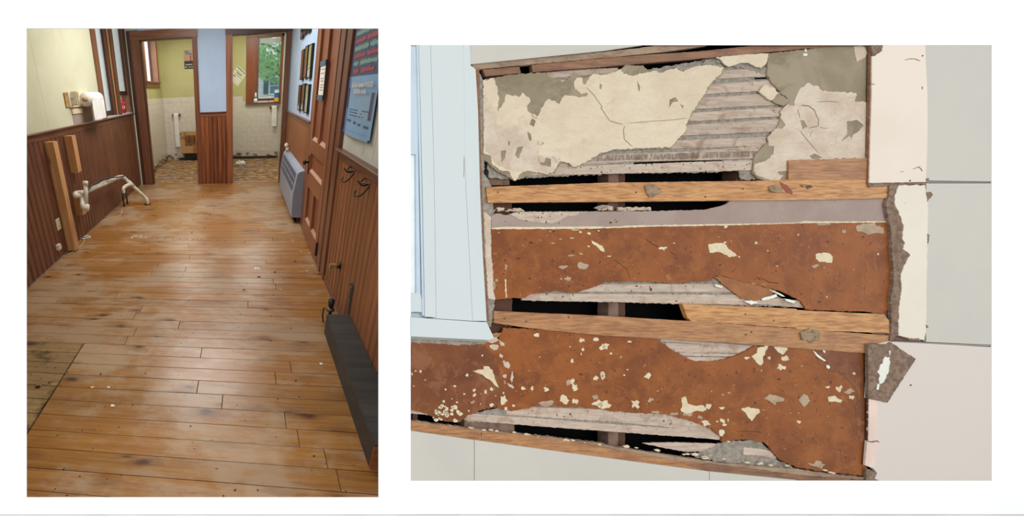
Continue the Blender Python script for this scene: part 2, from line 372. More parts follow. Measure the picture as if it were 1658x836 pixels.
# floor boards, laid across the room
BW = .097; HX, HY0, HY1 = -1.062, 1.085, 1.845
y = .76; row = 0; hatch_rows = []
while y < YB+.02:
    y1 = min(y+BW, YB+.02); ym = (y+y1)/2
    spans = [(XL+.001, XR-.001)]
    if HY0 < ym < HY1: spans = [(HX+.006, XR-.001)]; hatch_rows.append((y, y1))
    for a, b_ in spans:
        x = a; cut = a+rnd.uniform(.3, 1.5)
        while x < b_-.02:
            e = min(cut, b_)
            if b_-e < .25: e = b_
            g = .0012; dz = rnd.uniform(-.0008, .0008)
            v = [(x+g, y+g), (e-g, y+g), (e-g, y1-g), (x+g, y1-g)]; h = .0018
            vs = [(p[0], p[1], -.02) for p in v]+[(p[0], p[1], -.0018+dz) for p in v]
            vs += [(x+g+h, y+g+h, dz), (e-g-h, y+g+h, dz), (e-g-h, y1-g-h, dz), (x+g+h, y1-g-h, dz)]
            fs = [(0,1,5,4),(1,2,6,5),(2,3,7,6),(3,0,4,7),(4,5,9,8),(5,6,10,9),(6,7,11,10),(7,4,8,11),(8,9,10,11)]
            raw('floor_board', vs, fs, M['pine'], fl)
            x = e; cut = e+rnd.uniform(1.4, 2.6)
    y = y1; row += 1
hy0, hy1 = hatch_rows[0][0], hatch_rows[-1][1]
ht = empty('floor_hatch', ((XL+HX)/2, (hy0+hy1)/2, 0), 'darker stained wooden floor hatch with a round finger hole at the left edge', 'hatch')
for y, y1 in hatch_rows:
    if y < 1.425 < y1:      # the board with the finger hole: four sides round a real gap
        hx, r_ = -1.168, .018
        boxes('hatch_board', [((XL+.002, y+.002, -.02), (hx-r_, y1-.002, .001)), ((hx+r_, y+.002, -.02), (HX, y1-.002, .001)),
              ((hx-r_, y+.002, -.02), (hx+r_, 1.425-r_, .001)), ((hx-r_, 1.425+r_, -.02), (hx+r_, y1-.002, .001))], M['hatch'], ht)
        vs = []; n = 16
        for k in range(n):
            a = 2*math.pi*(k+.5)/n; sx = max(abs(math.cos(a)), abs(math.sin(a)))
            vs += [(hx+r_*math.cos(a), 1.425+r_*.8*math.sin(a), .0012), (hx+r_*1.03*math.cos(a)/sx, 1.425+r_*1.03*math.sin(a)/sx, .0012)]
        raw('hole_rim', vs, [(2*k, 2*k+1, (2*k+3) % (2*n), (2*k+2) % (2*n)) for k in range(n)], M['hatch'], ht)
    else: box('hatch_board', (XL+.002, y+.0015, -.02), (HX, y1-.0015, .001), M['hatch'], ht, .0012)
tag(boxes('floor_rear', [((XL-.1, YB+.12, -.06), (XR+.25, YT+.1, -.014))], M['sub']), kind='structure')
# gouged strips of the stripped underfloor
rr = random.Random(3)
fr = bpy.data.objects['floor_rear']
for yy in [YB+.14+.105*i for i in range(23)]:
    x = XL
    while x < XR+.1:
        e = x+rr.uniform(.3, .9); e = min(e, XR+.15)
        boxes('underfloor_strip', [((x+.002, yy, -.016), (e-.002, yy+.098, -.010+rr.uniform(-.003, .004)))], M['sub'], fr); x = e

def bead(w, d=.012):      # one beadboard: profile across u in 0..w, relief d
    b_ = .012; pr = [(0, d-.008)]
    for k in (0, 1):
        o = k*w/2
        pr += [(o+.004, d), (o+w/2-b_-.010, d), (o+w/2-b_-.005, d-.007), (o+w/2-b_*.85-.002, d-.001), (o+w/2-b_*.5-.001, d+.0015), (o+w/2-.004, d-.001), (o+w/2, d-.008)]
    return pr
def wains(parent, mat, fix, sgn, a0, a1, z0, z1, axis='Y', w=.168, seed=1):
    """boards along axis; fix = wall plane; relief towards sgn"""
    r2 = random.Random(seed); n = round((a1-a0)/w); w = (a1-a0)/n
    for i in range(n):
        u0 = a0+i*w; pr = bead(w); vs = []
        for z in (z0, z1):
            for u, d in pr:
                p = (fix+sgn*d, u0+u, z) if axis == 'Y' else (u0+u, fix+sgn*d, z)
                vs.append(p)
        m = len(pr); fs = [(k, k+1, m+k+1, m+k) for k in range(m-1)]
        o = raw('wainscot_board', vs, fs, mat, parent)
        # back and ends so the board is solid
def rail(name, prof, fix, sgn, a0, a1, mat, parent, axis='Y'):
    pts = [(fix+sgn*d, a0, z) if axis == 'Y' else (a0, fix+sgn*d, z) for d, z in prof]
    return extr(name, pts, (0, 0, 0), (0, a1-a0, 0) if axis == 'Y' else (a1-a0, 0, 0), mat, parent)
CAP = [(0, -.075), (.016, -.075), (.020, -.030), (.024, -.022), (.040, -.014), (.044, -.006), (.040, 0), (0, 0)]
# ---- left wall with a window opening
wy0, wy1, wz0, wz1 = 5.10, 6.33, 1.24, 2.62
XO = XL-.16
wl = tag(boxes('wall_left', [((XO, 1.0, 0), (XL, 1.9, .9)), ((XO, 1.45, .9), (XL, 1.9, 1.9)), ((XO, 1.75, 1.9), (XL, 1.9, ZC)), ((XO, 1.9, 0), (XL, YB+.12, wz0)), ((XO, 1.9, wz0), (XL, wy0, ZC)), ((XO, wy1, wz0), (XL, YB+.12, ZC)), ((XO, wy0, wz1), (XL, wy1, ZC))], M['green']), kind='structure')
for yj in (2.75, 3.02, 3.5):     # faint upright joints of the plaster sheet
    boxes('sheet_joint', [((XL-.001, yj, 1.22), (XL+.0012, yj+.004, ZC))], M['whitep'], wl)
wains(wl, M['wl'], XL, 1, 1.9, YB, .0, 1.155)
tag(rail('cap_rail', [(d, z+1.225) for d, z in CAP], XL, 1, 1.9, YB-.03, M['capY'], wl))
tag(boxes('baseboard_left', [((XL, 1.9, 0), (XL+.016, YB, .012))], M['dusty']), kind='structure')
# ---- window on the left wall
w1 = empty('window_1', (XL, (wy0+wy1)/2, wz0), 'pair of narrow tall windows with brown casing and sheer curtains above the left wainscot', kind='structure')
box('casing_board', (XL, 4.955, 1.232), (XL+.02, wy0+.005, 2.7), M['trim'], w1, .003)
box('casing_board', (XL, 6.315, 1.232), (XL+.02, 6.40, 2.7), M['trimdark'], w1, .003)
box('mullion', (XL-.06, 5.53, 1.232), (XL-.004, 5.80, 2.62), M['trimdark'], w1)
box('mullion_face', (XL-.02, 5.60, 1.232), (XL+.004, 5.635, 2.62), M['lumber'], w1, .003)
box('mullion_face', (XL-.02, 5.66, 1.232), (XL+.014, 5.80, 2.62), M['trim'], w1, .004)
for a, b_, zb in ((wy0, 5.53, 1.25), (5.80, wy1, 1.50)):
    for q0_, q1_ in ((a, a+.010), (b_-.010, b_)): boxes('jamb', [((XL-.14, q0_, 1.24), (XL-.005, q1_, 2.62))], M['trim'], w1)
    s = boxes('sash', [((XL-.05, a+.010, zb), (XL-.03, a+.028, 2.62)), ((XL-.05, b_-.035, zb), (XL-.03, b_-.010, 2.62)), ((XL-.05, a+.028, zb), (XL-.03, b_-.035, zb+.06))], M['trimdark'], w1)
    boxes('pane', [((XL-.042, a+.028, zb+.06), (XL-.038, b_-.035, 2.62))], M['glass'], s)
    vs, fs = [], []; k = 60
    for i in range(k+1):
        u = a+.015+(b_-a-.03)*i/k; d = .006*math.sin(i*1.35)
        vs += [(XL-.062+d, u, zb+.03), (XL-.062+d, u, 2.62)]
    fs = [(2*i, 2*i+2, 2*i+3, 2*i+1) for i in range(k)]
    raw('curtain', vs, fs, M['sheer'], w1, True)
box('window_stool', (XL-.15, wy0, 1.222), (XL+.012, wy1, 1.242), M['casing'], w1, .003)
# red can on the sill, behind the raised sash
cn = empty('spray_can', (XL-.04, 6.06, 1.242), 'red spray can with a round white label standing in the left window', 'can')
def cyl(name, base, r, h, mat, parent, n=20, top=None, axis=(0, 0, 1)):
    a = Vector(axis); b0 = Vector(base); pts = [b0, b0+a*h]; return tube(name, pts, [r, top if top else r], mat, parent, n)
tube('can_body', [(XL-.04, 6.06, 1.242), (XL-.04, 6.06, 1.40), (XL-.04, 6.06, 1.42)], [.032, .032, .022], M['red'], cn, 20)
cyl('can_cap', (XL-.04, 6.06, 1.42), .018, .045, M['red'], cn)
vs = [(XL-.04+.0335*math.cos(a), 6.06+.0335*math.sin(a), 0) for a in []]
n = 18; c0 = Vector((XL-.04, 6.06, 1.33)); vs = []
for k in range(n):
    a = 2*math.pi*k/n; u, v = .022*math.cos(a), .026*math.sin(a); th = -math.pi/2+.35+u/.033; vs.append((c0.x+.0332*math.cos(th), c0.y+.0332*math.sin(th), c0.z+v))
raw('can_label', vs, [tuple(range(n))], M['paper'], cn)
# ---- right wall
wr = tag(boxes('wall_right', [((XR, 1.5, 0), (XR+.12, 2.9, 1.0)), ((XR, 1.86, 1.0), (XR+.12, 2.9, ZC)), ((XR, 2.9, 2.2), (XR+.12, 4.0, ZC)), ((XR, 4.0, 0), (XR+.12, YB+.0, ZC)), ((XR+.06, 2.9, 0), (XR+.12, 4.0, 2.2))], M['blue']), kind='structure')
boxes('plaster_face', [((XR-.004, 1.86, 1.0), (XR, 2.76, ZC))], M['whitep'], wr)
boxes('plaster_groove', [((XR-.006, 2.28, 1.12), (XR-.003, 2.286, ZC)), ((XR-.006, 2.1, 1.12), (XR-.003, 2.106, ZC))], M['grout'], wr)
wains(wr, M['wr'], XR, -1, 1.5, 2.78, 0, 1.03, seed=2)
wains(wr, M['wr'], XR, -1, 4.06, YB-.02, 0, 1.10, seed=3)
rail('cap_rail', [(d*1.1, z+1.095) for d, z in CAP], XR, -1, 1.5, 2.79, M['capY'], wr)
rail('cap_rail', [(d*.9, z+1.178) for d, z in CAP], XR, -1, 4.05, YB-.02, M['capY'], wr)
tag(boxes('baseboard_right', [((XR-.020, 1.5, 0), (XR, 2.80, .05)), ((XR-.02, 4.0, 0), (XR, YB-.02, .05))], M['capY']), kind='structure')
# ---- ceiling
tag(boxes('ceiling', [((XL-.16, 2.02, ZC), (XR+.3, YT+.12, ZC+.08))], M['ceil']), kind='structure')
# ---- partition with the two doorways: wall_rear
da0, da1, db0, db1, DZ = -1.655, -.800, -.190, .645, 2.275
wb = tag(boxes('wall_rear', [((XL, YB, 0), (da0, YB+.12, ZC)), ((da0, YB, DZ), (da1, YB+.12, ZC)), ((da1, YB, 0), (db0, YB+.12, ZC)), ((db0, YB, DZ), (db1, YB+.12, ZC)), ((db1, YB, 0), (XR+.12, YB+.12, ZC))], M['blue']), kind='structure')
d1 = empty('door_1', ((da0+da1)/2, YB, 0), 'left doorway with brown casing leading to the tiled washroom', kind='structure')
d2 = empty('door_2', ((db0+db1)/2, YB, 0), 'right doorway with brown casing leading to the washroom with a window', kind='structure')
box('casing_board', (da0-.130, YB-.022, 0), (da0+.01, YB, 2.40), M['trim'], d1, .003)
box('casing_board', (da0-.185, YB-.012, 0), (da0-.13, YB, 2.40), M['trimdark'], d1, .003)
boxes('plaster_face', [((XL, YB-.003, 0), (da0-.1, YB, ZC))], M['green'], wb)
box('casing_board', (da1-.005, YB-.022, 0), (da1+.075, YB, DZ), M['wc'], d1, .003)
box('casing_head', (da0-.130, YB-.024, DZ-.005), (da1+.085, YB, DZ+.115), M['trimX'], d1, .003)
boxes('jamb', [((da0, YB-.01, 0), (da0+.018, YB+.13, DZ)), ((da1-.006, YB-.005, 0), (da1+.001, YB+.13, DZ)), ((da0, YB-.01, DZ-.015), (da1, YB+.13, DZ))], M['trimdark'], d1)
boxes('door_stop', [((da0+.018, YB+.05, 0), (da0+.034, YB+.08, DZ-.01))], M['trim'], d1)
box('casing_board', (db0-.095, YB-.022, 0), (db0+.006, YB, DZ), M['wc'], d2, .003)
box('casing_board', (db1-.01, YB-.022, 0), (XR-.012, YB, DZ), M['trim'], d2, .003)
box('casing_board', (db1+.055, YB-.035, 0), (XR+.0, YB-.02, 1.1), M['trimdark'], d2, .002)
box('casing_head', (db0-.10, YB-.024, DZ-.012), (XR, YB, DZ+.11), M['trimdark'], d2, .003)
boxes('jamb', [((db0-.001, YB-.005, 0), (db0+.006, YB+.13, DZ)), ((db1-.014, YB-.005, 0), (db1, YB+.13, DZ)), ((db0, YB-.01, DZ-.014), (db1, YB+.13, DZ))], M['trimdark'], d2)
wains(wb, M['wc'], YB, -1, da1+.075, db0-.095, 0, 1.15, axis='X', w=.135)
rail('cap_rail', [(d, z+1.195) for d, z in CAP], YB, -1, da1+.075, db0-.095, M['trimX'], wb, axis='X')
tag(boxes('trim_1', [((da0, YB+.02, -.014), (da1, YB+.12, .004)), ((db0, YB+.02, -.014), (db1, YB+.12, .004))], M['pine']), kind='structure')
# ---- washrooms behind
XW = -1.89; XWR = .835
sw0, sw1, sz0, sz1 = 7.62, 8.70, 1.72, 2.6
wwl = tag(boxes('wall_left_rear', [((XW-.16, YB+.12, -.02), (XW, sw0, ZC)), ((XW-.16, sw1, -.02), (XW, YT+.12, ZC)), ((XW-.16, sw0, -.02), (XW, sw1, sz0)), ((XW-.16, sw0, sz1), (XW, sw1, ZC))], M['olive']), kind='structure')
bw0, bw1, bz0, bz1 = .30, .815, 1.29, 2.50
wwb = tag(boxes('wall_far', [((XW, YT, -.02), (bw0, YT+.14, ZC)), ((bw1, YT, -.02), (XWR+.1, YT+.14, ZC)), ((bw0, YT, -.02), (bw1, YT+.14, bz0)), ((bw0, YT, bz1), (bw1, YT+.14, ZC))], M['olive']), kind='structure')
wwr = tag(boxes('wall_right_rear', [((XWR, YB+.12, -.02), (XWR+.1, YT, ZC))], M['whitep']), kind='structure')
tag(boxes('wall_divider', [((-.56, YB+.12, -.02), (-.46, YT, ZC))], M['olive']), kind='structure')
TZ, TP = 1.405, .108
def tiles(parent, fix, sgn, a0, a1, axis, z1=TZ):
    vs, fs = [], []; g = .0009; d0, d1_ = .001, .0035; i = 0
    nz = int(round((z1-.16)/TP)); na = int(round((a1-a0)/TP)); tz = (z1-.16)/nz; ta = (a1-a0)/na
    for i in range(na):
        for k in range(nz):
            u0, u1, v0, v1 = a0+i*ta+g, a0+(i+1)*ta-g, .16+k*tz+g, .16+(k+1)*tz-g
            if parent is wwb and axis == 'X' and u1 > .07 and v1 > 1.2: continue
            n = len(vs); e = .002
            for (uu, vv, d) in ((u0,v0,d0),(u1,v0,d0),(u1,v1,d0),(u0,v1,d0),(u0+e,v0+e,d1_),(u1-e,v0+e,d1_),(u1-e,v1-e,d1_),(u0+e,v1-e,d1_)):
                vs.append((fix+sgn*d, uu, vv) if axis == 'Y' else (uu, fix+sgn*d, vv))
            fs += [tuple(q+n for q in f) for f in BF[1:]]
    tag(raw('tile', vs, fs, M['tile'], parent), kind='stuff')
boxes('grout_bed', [((XW, YB+.12, .0), (XW+.005, YT, TZ))], M['grout'], wwl)
boxes('grout_bed', [((XW, YT-.005, .0), (XWR, YT, 1.27))], M['grout'], wwb)
boxes('grout_bed', [((XWR-.005, YB+.12, .0), (XWR, YT, TZ))], M['grout'], wwr)
tiles(wwl, XW+.004, 1, YB+.14, YT-.01, 'Y'); tiles(wwb, YT-.004, -1, XW+.01, -.57, 'X'); tiles(wwb, YT-.004, -1, -.45, XWR-.01, 'X', 1.375); tiles(wwr, XWR-.004, -1, YB+.14, YT-.01, 'Y')
# broken plaster line along the tile foot
vs, fs = [], []; r3 = random.Random(5)
for k in range(60):
    for wall in (0, 1):
        if wall == 0: a = XW+.02+k*.045; lo = (a, YT-.02-r3.random()*.02, r3.uniform(0, .12)); hi = (a+r3.uniform(.02,.09), YT-.004, lo[2]+r3.uniform(.006, .03))
        else: a = YB+.2+k*.041; lo = (XW+.004, a, r3.uniform(0, .12)); hi = (XW+.02+r3.random()*.01, a+r3.uniform(.02,.08), lo[2]+r3.uniform(.006,.03))
        n = len(vs); vs += bverts(lo, hi); fs += [tuple(i+n for i in f) for f in BF]
tag(raw('broken_mortar', vs, fs, M['furr3'], wwb), kind='stuff')
boxes('foot_rail', [((XW+.3, YT-.05, .015), (XWR-.02, YT-.02, .045))], M['iron'], wwb)
# far window with sash
w3 = empty('window_2', ((bw0+bw1)/2, YT, bz0), 'sash window with orange brown casing in the right washroom, tree outside', kind='structure')
box('casing_board', (.045, YT-.022, 1.22), (bw0-.035, YT, 2.56), M['trimor'], w3, .003)
box('casing_board', (bw0-.035, YT-.03, 1.24), (bw0+.005, YT+.02, 2.52), M['trim'], w3, .003)
box('casing_board', (bw1-.02, YT-.03, 1.24), (XWR, YT, 2.56), M['trimor'], w3, .003)
box('casing_head', (.045, YT-.03, 2.50), (XWR, YT, 2.60), M['trimor'], w3, .003)
box('window_stool', (.04, YT-.075, 1.205), (XWR-.01, YT, 1.23), M['trim'], w3, .004)
box('sash_rail', (bw0, YT+.0, 1.235), (bw1, YT+.04, 1.31), M['trim'], w3, .003)
boxes('sash_stile', [((bw0, YT+.01, 1.31), (bw0+.02, YT+.05, 2.5)), ((bw1-.03, YT+.01, 1.31), (bw1, YT+.05, 2.5))], M['trim'], w3)
boxes('pane', [((bw0+.02, YT+.03, 1.31), (bw1-.03, YT+.034, 2.5))], M['glass'], w3)
boxes('storm_frame', [((bw0, YT+.09, 1.30), (bw1, YT+.11, 1.345)), ((bw0, YT+.09, 2.40), (bw1, YT+.11, 2.48)), ((bw0, YT+.09, 1.3), (bw0+.015, YT+.11, 2.5))], M['white'], w3)
tube('sash_lift', [(.555, YT-.002, 1.255), (.555, YT-.02, 1.262), (.555, YT-.02, 1.275)], .008, M['iron'], w3, 8)
# small window of the left washroom
w4 = empty('window_3', (XW, 8.2, sz0), 'small window with deep reddish wood reveal on the washroom left wall', kind='structure')
box('casing_board', (XW, 7.48, 1.70), (XW+.025, sw0, 2.62), M['trim'], w4, .003)
box('casing_board', (XW, sw1, 1.70), (XW+.02, sw1+.06, 2.62), M['trimor'], w4, .003)
boxes('reveal', [((XW-.15, sw1-.012, sz0), (XW+.004, sw1, sz1)), ((XW-.15, sw0, sz0), (XW, sw0+.012, sz1))], M['mould'], w4)
boxes('sash', [((XW-.15, sw1-.09, sz0), (XW-.11, sw1-.012, sz1)), ((XW-.15, sw0+.01, sz0), (XW-.11, sw0+.06, sz1))], M['trim'], w4)
boxes('pane', [((XW-.132, sw0+.06, sz0), (XW-.128, sw1-.09, sz1))], M['glass'], w4)
box('window_stool', (XW-.15, sw0-.12, sz0-.012), (XW+.05, sw1+.09, sz0+.012), M['trimor'], w4, .004)
box('apron', (XW, sw0-.08, sz0-.10), (XW+.018, sw1+.05, sz0-.012), M['trimor'], w4, .003)

# ================================================================== THINGS in the room
# ---- door of the right wall
dr = empty('panel_door', (XR-.04, 3.5, 0), 'reddish brown wooden panel door with dark knob, closed in the right wall', 'door')
dX0, dX1 = XR-.036, XR+.004; y0, y1 = 3.075, 3.92
st = .105
ZB = [(.02, .20), (.56, .72), (.90, 1.03), (2.08, 2.16)]
box('stile', (dX0, y0, .02), (dX1, y0+st, 2.16), M['door'], dr, .003); box('stile', (dX0, y1-st, .02), (dX1, y1, 2.16), M['door'], dr, .003)
for a, b_ in ZB: box('rail', (dX0, y0+st, a), (dX1, y1-st, b_), M['door'], dr, .003)
ymid = (y0+y1)/2
for a, b_ in ((.20, .56), (1.03, 2.08)): box('mullion', (dX0, ymid-.045, a), (dX1, ymid+.045, b_), M['door'], dr, .003)
for ya, yb in ((y0+st, ymid-.045), (ymid+.045, y1-st)):
    for a, b_ in ((.20, .56), (1.03, 2.08)):
        p = boxes('door_panel', [((dX0+.022, ya, a), (dX1-.008, yb, b_))], M['panelw'], dr)
        extr('panel_moulding', [(dX0+.002, ya, a), (dX0+.022, ya, a+.028), (dX0+.022, ya, a)], (0, 0, 0), (0, yb-ya, 0), M['mould'], p)
p = boxes('door_panel', [((dX0+.022, y0+st, .72), (dX1-.008, y1-st, .90))], M['panelw'], dr)
extr('panel_moulding', [(dX0+.002, 0, .72), (dX0+.022, 0, .745), (dX0+.022, 0, .72)], (0, y0+st, 0), (0, y1-y0-2*st, 0), M['mould'], p)
kn = tube('door_knob', [(dX0, 3.865, .80), (dX0-.03, 3.865, .80), (dX0-.036, 3.865, .80), (dX0-.05, 3.865, .80), (dX0-.062, 3.865, .80)], [.009, .009, .024, .028, .012], M['iron'], dr, 18)
box('knob_plate', (dX0-.005, 3.845, .68), (dX0, 3.885, .87), M['iron'], dr, .002)
h_ = box('hinge', (dX0-.006, 3.062, .10), (dX0+.012, 3.10, .22), M['black'], dr, .002)
tube('hinge_pin', [(dX0-.008, 3.075, .095), (dX0-.008, 3.075, .225)], .007, M['black'], dr, 10)
d3 = empty('door_3', (XR, 3.5, 0), 'brown door frame casing around the panel door of the right wall', kind='structure')
box('casing_board', (XR-.026, 2.78, 0), (XR+.01, 2.92, 2.3), M['trim'], d3, .003); box('casing_board', (XR-.034, 2.92, 0), (XR+.01, 3.06, 2.24), M['trim'], d3, .006)
box('casing_board', (XR-.026, 3.935, 0), (XR+.01, 4.07, 2.3), M['trim'], d3, .003)
box('casing_head', (XR-.026, 2.78, 2.17), (XR+.01, 4.07, 2.3), M['trim'], d3, .003)
# notice on the door
nc = empty('framed_notice', (dX0, 3.55, 1.42), 'white printed notice in a narrow dark holder on the upper door', 'notice')
n0, n1 = 3.43, 3.66
boxes('holder', [((dX0-.008, n0, 1.395), (dX0, n1, 1.70))], M['heaterd'], nc)
for z0_, z1_ in ((1.66, 1.70), (1.395, 1.435)): boxes('holder_edge', [((dX0-.016, n0, z0_), (dX0-.008, n1, z1_))], M['shutter'], nc)
boxes('sheet', [((dX0-.010, n0+.01, 1.435), (dX0-.0082, n1-.01, 1.66))], M['paper'], nc)
boxes('print_line', [((dX0-.0108, n0+.04, z), (dX0-.0101, n1-.05, z+.008)) for z in (1.47, 1.49, 1.51, 1.54, 1.56, 1.60, 1.63)], M['gchip'], nc)
# ---- three strip mirror sets on the right wall
def trip(z0, z1, ys, lab):
    t = empty('mirror_set', (XR, ys[0], z0), lab, 'mirror', 'strip mirrors on the right wall')
    for k, yy in enumerate(ys):
        dz = .012*(k % 2)
        f = box('mirror_frame', (XR-.028, yy, z0+dz), (XR, yy+.20, z1+dz), M['black'], t, .002)
        boxes('mirror_strip', [((XR-.0295, yy+.015, z0+.012+dz), (XR-.028, yy+.165, z1-.012+dz))], M['mirror'], f)
trip(1.24, 1.53, (4.33, 4.62, 4.92), 'lowest set of three narrow dark framed mirrors on the pale wall')
trip(1.585, 1.905, (4.33, 4.60, 4.88), 'middle set of three narrow dark framed mirrors on the pale wall')
trip(2.04, 2.36, (4.60, 4.86, 5.10), 'topmost set of narrow dark framed mirrors, cut off by the upper edge')
# ---- heater
he = empty('wall_heater', (.65, 5.0, .08), 'long grey blue enamel wall heater with slanted grille on the right wall', 'heater')
hy0_, hy1_ = 4.22, 5.85; hx = .588; XH = XR-.012
prof = [(hx, .08), (hx, .36), (.625, .60), (.645, .625), (XH, .64), (XH, .08)]
sh = extr('heater_shell', [(a, 0, z) for a, z in prof], (0, hy0_, 0), (0, hy1_-hy0_, 0), M['heater'], he)
sl = Vector((.625-hx, 0, .24)); nn = Vector((-.24, 0, .037)).normalized()
boxes_v, boxes_f = [], []
for k in range(7):
    for j in range(26):
        ya = hy0_+.12+j*.054; t0, t1 = .12+k*.115, .12+k*.115+.062
        n = len(boxes_v)
        for (t, yy) in ((t0, ya), (t1, ya), (t1, ya+.036), (t0, ya+.036)):
            boxes_v.append(Vector((hx, yy, .36))+sl*t+nn*.0012)
        boxes_f.append((n, n+1, n+2, n+3))
boxes_v2 = [Vector((hx, ya, .36))+sl*t+nn*.0006 for t, ya in ((.06, hy0_+.10), (.06, hy1_-.08), (.94, hy1_-.08), (.94, hy0_+.10))]
raw('grille_recess', boxes_v2, [(0, 1, 2, 3)], M['heaterd'], he)
gv, gf = [], []
for j in range(44):
    ya = hy0_+.10+j*.0333; n = len(gv)
    a, b_ = Vector((hx, ya, .36))+sl*.06, Vector((hx, ya, .36))+sl*.94
    for p in (a, b_):
        gv += [p, p+Vector((0, .008, 0)), p+Vector((0, .008, 0))+nn*.0015, p+nn*.0015]
    gf += [tuple(q+n for q in f) for f in BF]
for t in (.35, .65):
    n = len(gv); p = Vector((hx, hy0_+.1, .36))+sl*t; gv += [p, p+sl*.04, p+sl*.04+nn*.004, p+nn*.004]; gv += [q+Vector((0, hy1_-hy0_-.18, 0)) for q in gv[-4:]]; gf += [tuple(q+n for q in f) for f in BF]
tag(raw('grille_bars', gv, gf, M['heater'], he), kind='stuff')
tube('supply_pipe', [(.655, 4.34, .0), (.655, 4.34, .06), (.65, 4.37, .10)], .011, M['iron'], he, 10)
tube('supply_pipe', [(.62, 4.29, .085), (.62, 4.29, .05), (.64, 4.29, .03), (.66, 4.31, .0)], .012, M['black'], he, 10)
vk = empty('pipe_valve', (XR-.03, 5.75, .66), 'small ivory valve knob standing at the far top of the heater', 'valve')
tube('valve_body', [(.665, 5.72, .64), (.665, 5.72, .70)], .028, M['plate'], vk, 14)
tube('valve_knob', [(.665, 5.72, .70), (.64, 5.70, .735), (.63, 5.69, .74)], [.03, .03, .018], M['tpl'], vk, 14)
# ---- baseboard cover box, bottom right
cb = empty('baseboard_box', (.60, 1.5, 0), 'long low charcoal box lying against the right wainscot, lower right', 'box')
zc = .145
def cover(name, prof, ya, yb, mat): return extr(name, [(a, 0, z) for a, z in prof], (0, ya, 0), (0, yb-ya, 0), mat, cb)
cover('box_front', [(.556, 0), (.556, zc-.01), (.566, zc-.004), (.570, zc-.004), (.566, 0)], 1.075, 2.03, M['cover'])
cover('box_top', [(.556, zc-.008), (.561, zc), (.700, zc+.004), (.700, zc-.008)], 1.07, 2.035, M['cover'])
boxes('box_end', [((.557, 1.062, 0), (.697, 1.075, zc-.008))], M['coverend'], cb)
boxes('box_far_end', [((.560, 2.02, 0), (.697, 2.032, zc-.008))], M['cover'], cb)
# bracket, valve and pipes near the box
bk = empty('wall_bracket', (XR, 2.06, .15), 'flat grey metal bracket strip screwed upright to the right wainscot', 'bracket')
boxes('bracket_strip', [((XR-.022, 2.045, .14), (XR-.012, 2.075, .36))], M['galv'], bk)
boxes('bracket_slot', [((XR-.023, 2.054, .25), (XR-.0215, 2.066, .33))], M['black'], bk)
tube('bracket_hook', [(XR-.02, 2.06, .36), (XR-.028, 2.06, .368), (XR-.036, 2.06, .352)], .005, M['galv'], bk, 8)
pv = empty('shutoff_valve', (.62, 2.22, 0), 'dark pipe valve with a grey handle at the far end of the long box', 'valve')
tube('pipe', [(.625, 2.20, 0), (.625, 2.20, .07), (.625, 2.20, .10)], .012, M['iron'], pv, 10)
tube('valve_handle', [(.625, 2.20, .10), (.625, 2.20, .155)], [.018, .022], M['black'], pv, 12)
tube('valve_body', [(.60, 2.20, .075), (.65, 2.20, .075)], .016, M['galv'], pv, 12)
tube('pipe_clip', [(.575, 2.16, .0), (.565, 2.16, .05), (.572, 2.18, .10), (.585, 2.2, .085)], .005, M['iron'], pv, 8)
# square brass peg knob on right wainscot
pk = empty('square_knob', (XR, 2.39, .32), 'square brass knob on a dark stem sticking out of the right wainscot', 'knob')
tube('knob_stem', [(XR-.006, 2.385, .325), (XR-.04, 2.385, .325)], .013, M['iron'], pk, 12)
box('knob_head', (XR-.088, 2.365, .305), (XR-.04, 2.405, .345), M['brass'], pk, .004)
boxes('knob_plate', [((XR-.014, 2.36, .295), (XR-.008, 2.41, .355))], M['iron'], pk)
# wire hooks under right cap
for (ya, za, lab) in ((2.42, 1.03, 'twisted black wire coat hook under the right cap rail, further one'), (2.12, 1.02, 'twisted black wire coat hook under the right cap rail, nearer one')):
    hk = empty('wire_hook', (XR, ya, za), lab, 'hook', 'wire hooks on the right wall')
    tube('hook_wire', smoothpath([(XR-.012, ya+.02, za), (XR-.05, ya-.02, za-.02), (XR-.03, ya-.1, za-.012), (XR-.05, ya-.14, za-.03), (XR-.075, ya-.12, za-.07), (XR-.085, ya-.05, za-.085), (XR-.07, ya-.02, za-.065)], 5), .0045, M['black'], hk, 8)
    tube('hook_prong', smoothpath([(XR-.03, ya-.1, za-.012), (XR-.075, ya-.13, za-.01), (XR-.095, ya-.11, za+.012)], 4), .0042, M['black'], hk, 8)
# ---- event poster
def surf(name, f, nu, nv, mat, parent, th=.0):
    vs = [f(i/nu, j/nv) for j in range(nv+1) for i in range(nu+1)]; fs = [(j*(nu+1)+i, j*(nu+1)+i+1, (j+1)*(nu+1)+i+1, (j+1)*(nu+1)+i) for j in range(nv) for i in range(nu)]
    return raw(name, vs, fs, mat, parent, True)
ps = empty('event_poster', (XR, 2.45, 1.2), 'curling blue paper poster with red and green lettering on the right wall', 'poster')
PYL, PYR, PZ0, PZ1 = 2.755, 2.155, 1.205, 2.15
def pf(off):
    def f(u, v):   # u along the wall towards the camera, v upward
        yy = PYL+(PYR-PYL)*u; z = PZ0+(PZ1-PZ0)*v
        d = .012+.02*math.sin(math.pi*u)*(1-v)**2+.03*max(0, u-.8)*(1-v)
        return (XR-d-off, yy, z)
    return f
surf('poster_sheet', pf(0), 12, 16, flat('poster_navy', (58,84,132), .35), ps)
def sub(name, u0, u1, v0, v1, mat, off=.0012, nu=6, nv=4):
    g = pf(off); surf(name, lambda u, v: g(u0+(u1-u0)*u, v0+(v1-v0)*v), nu, nv, mat, ps)
sub('poster_lower', .0, 1, .0, .365, flat('poster_sky', (140,184,228), .35), nu=10, nv=8)
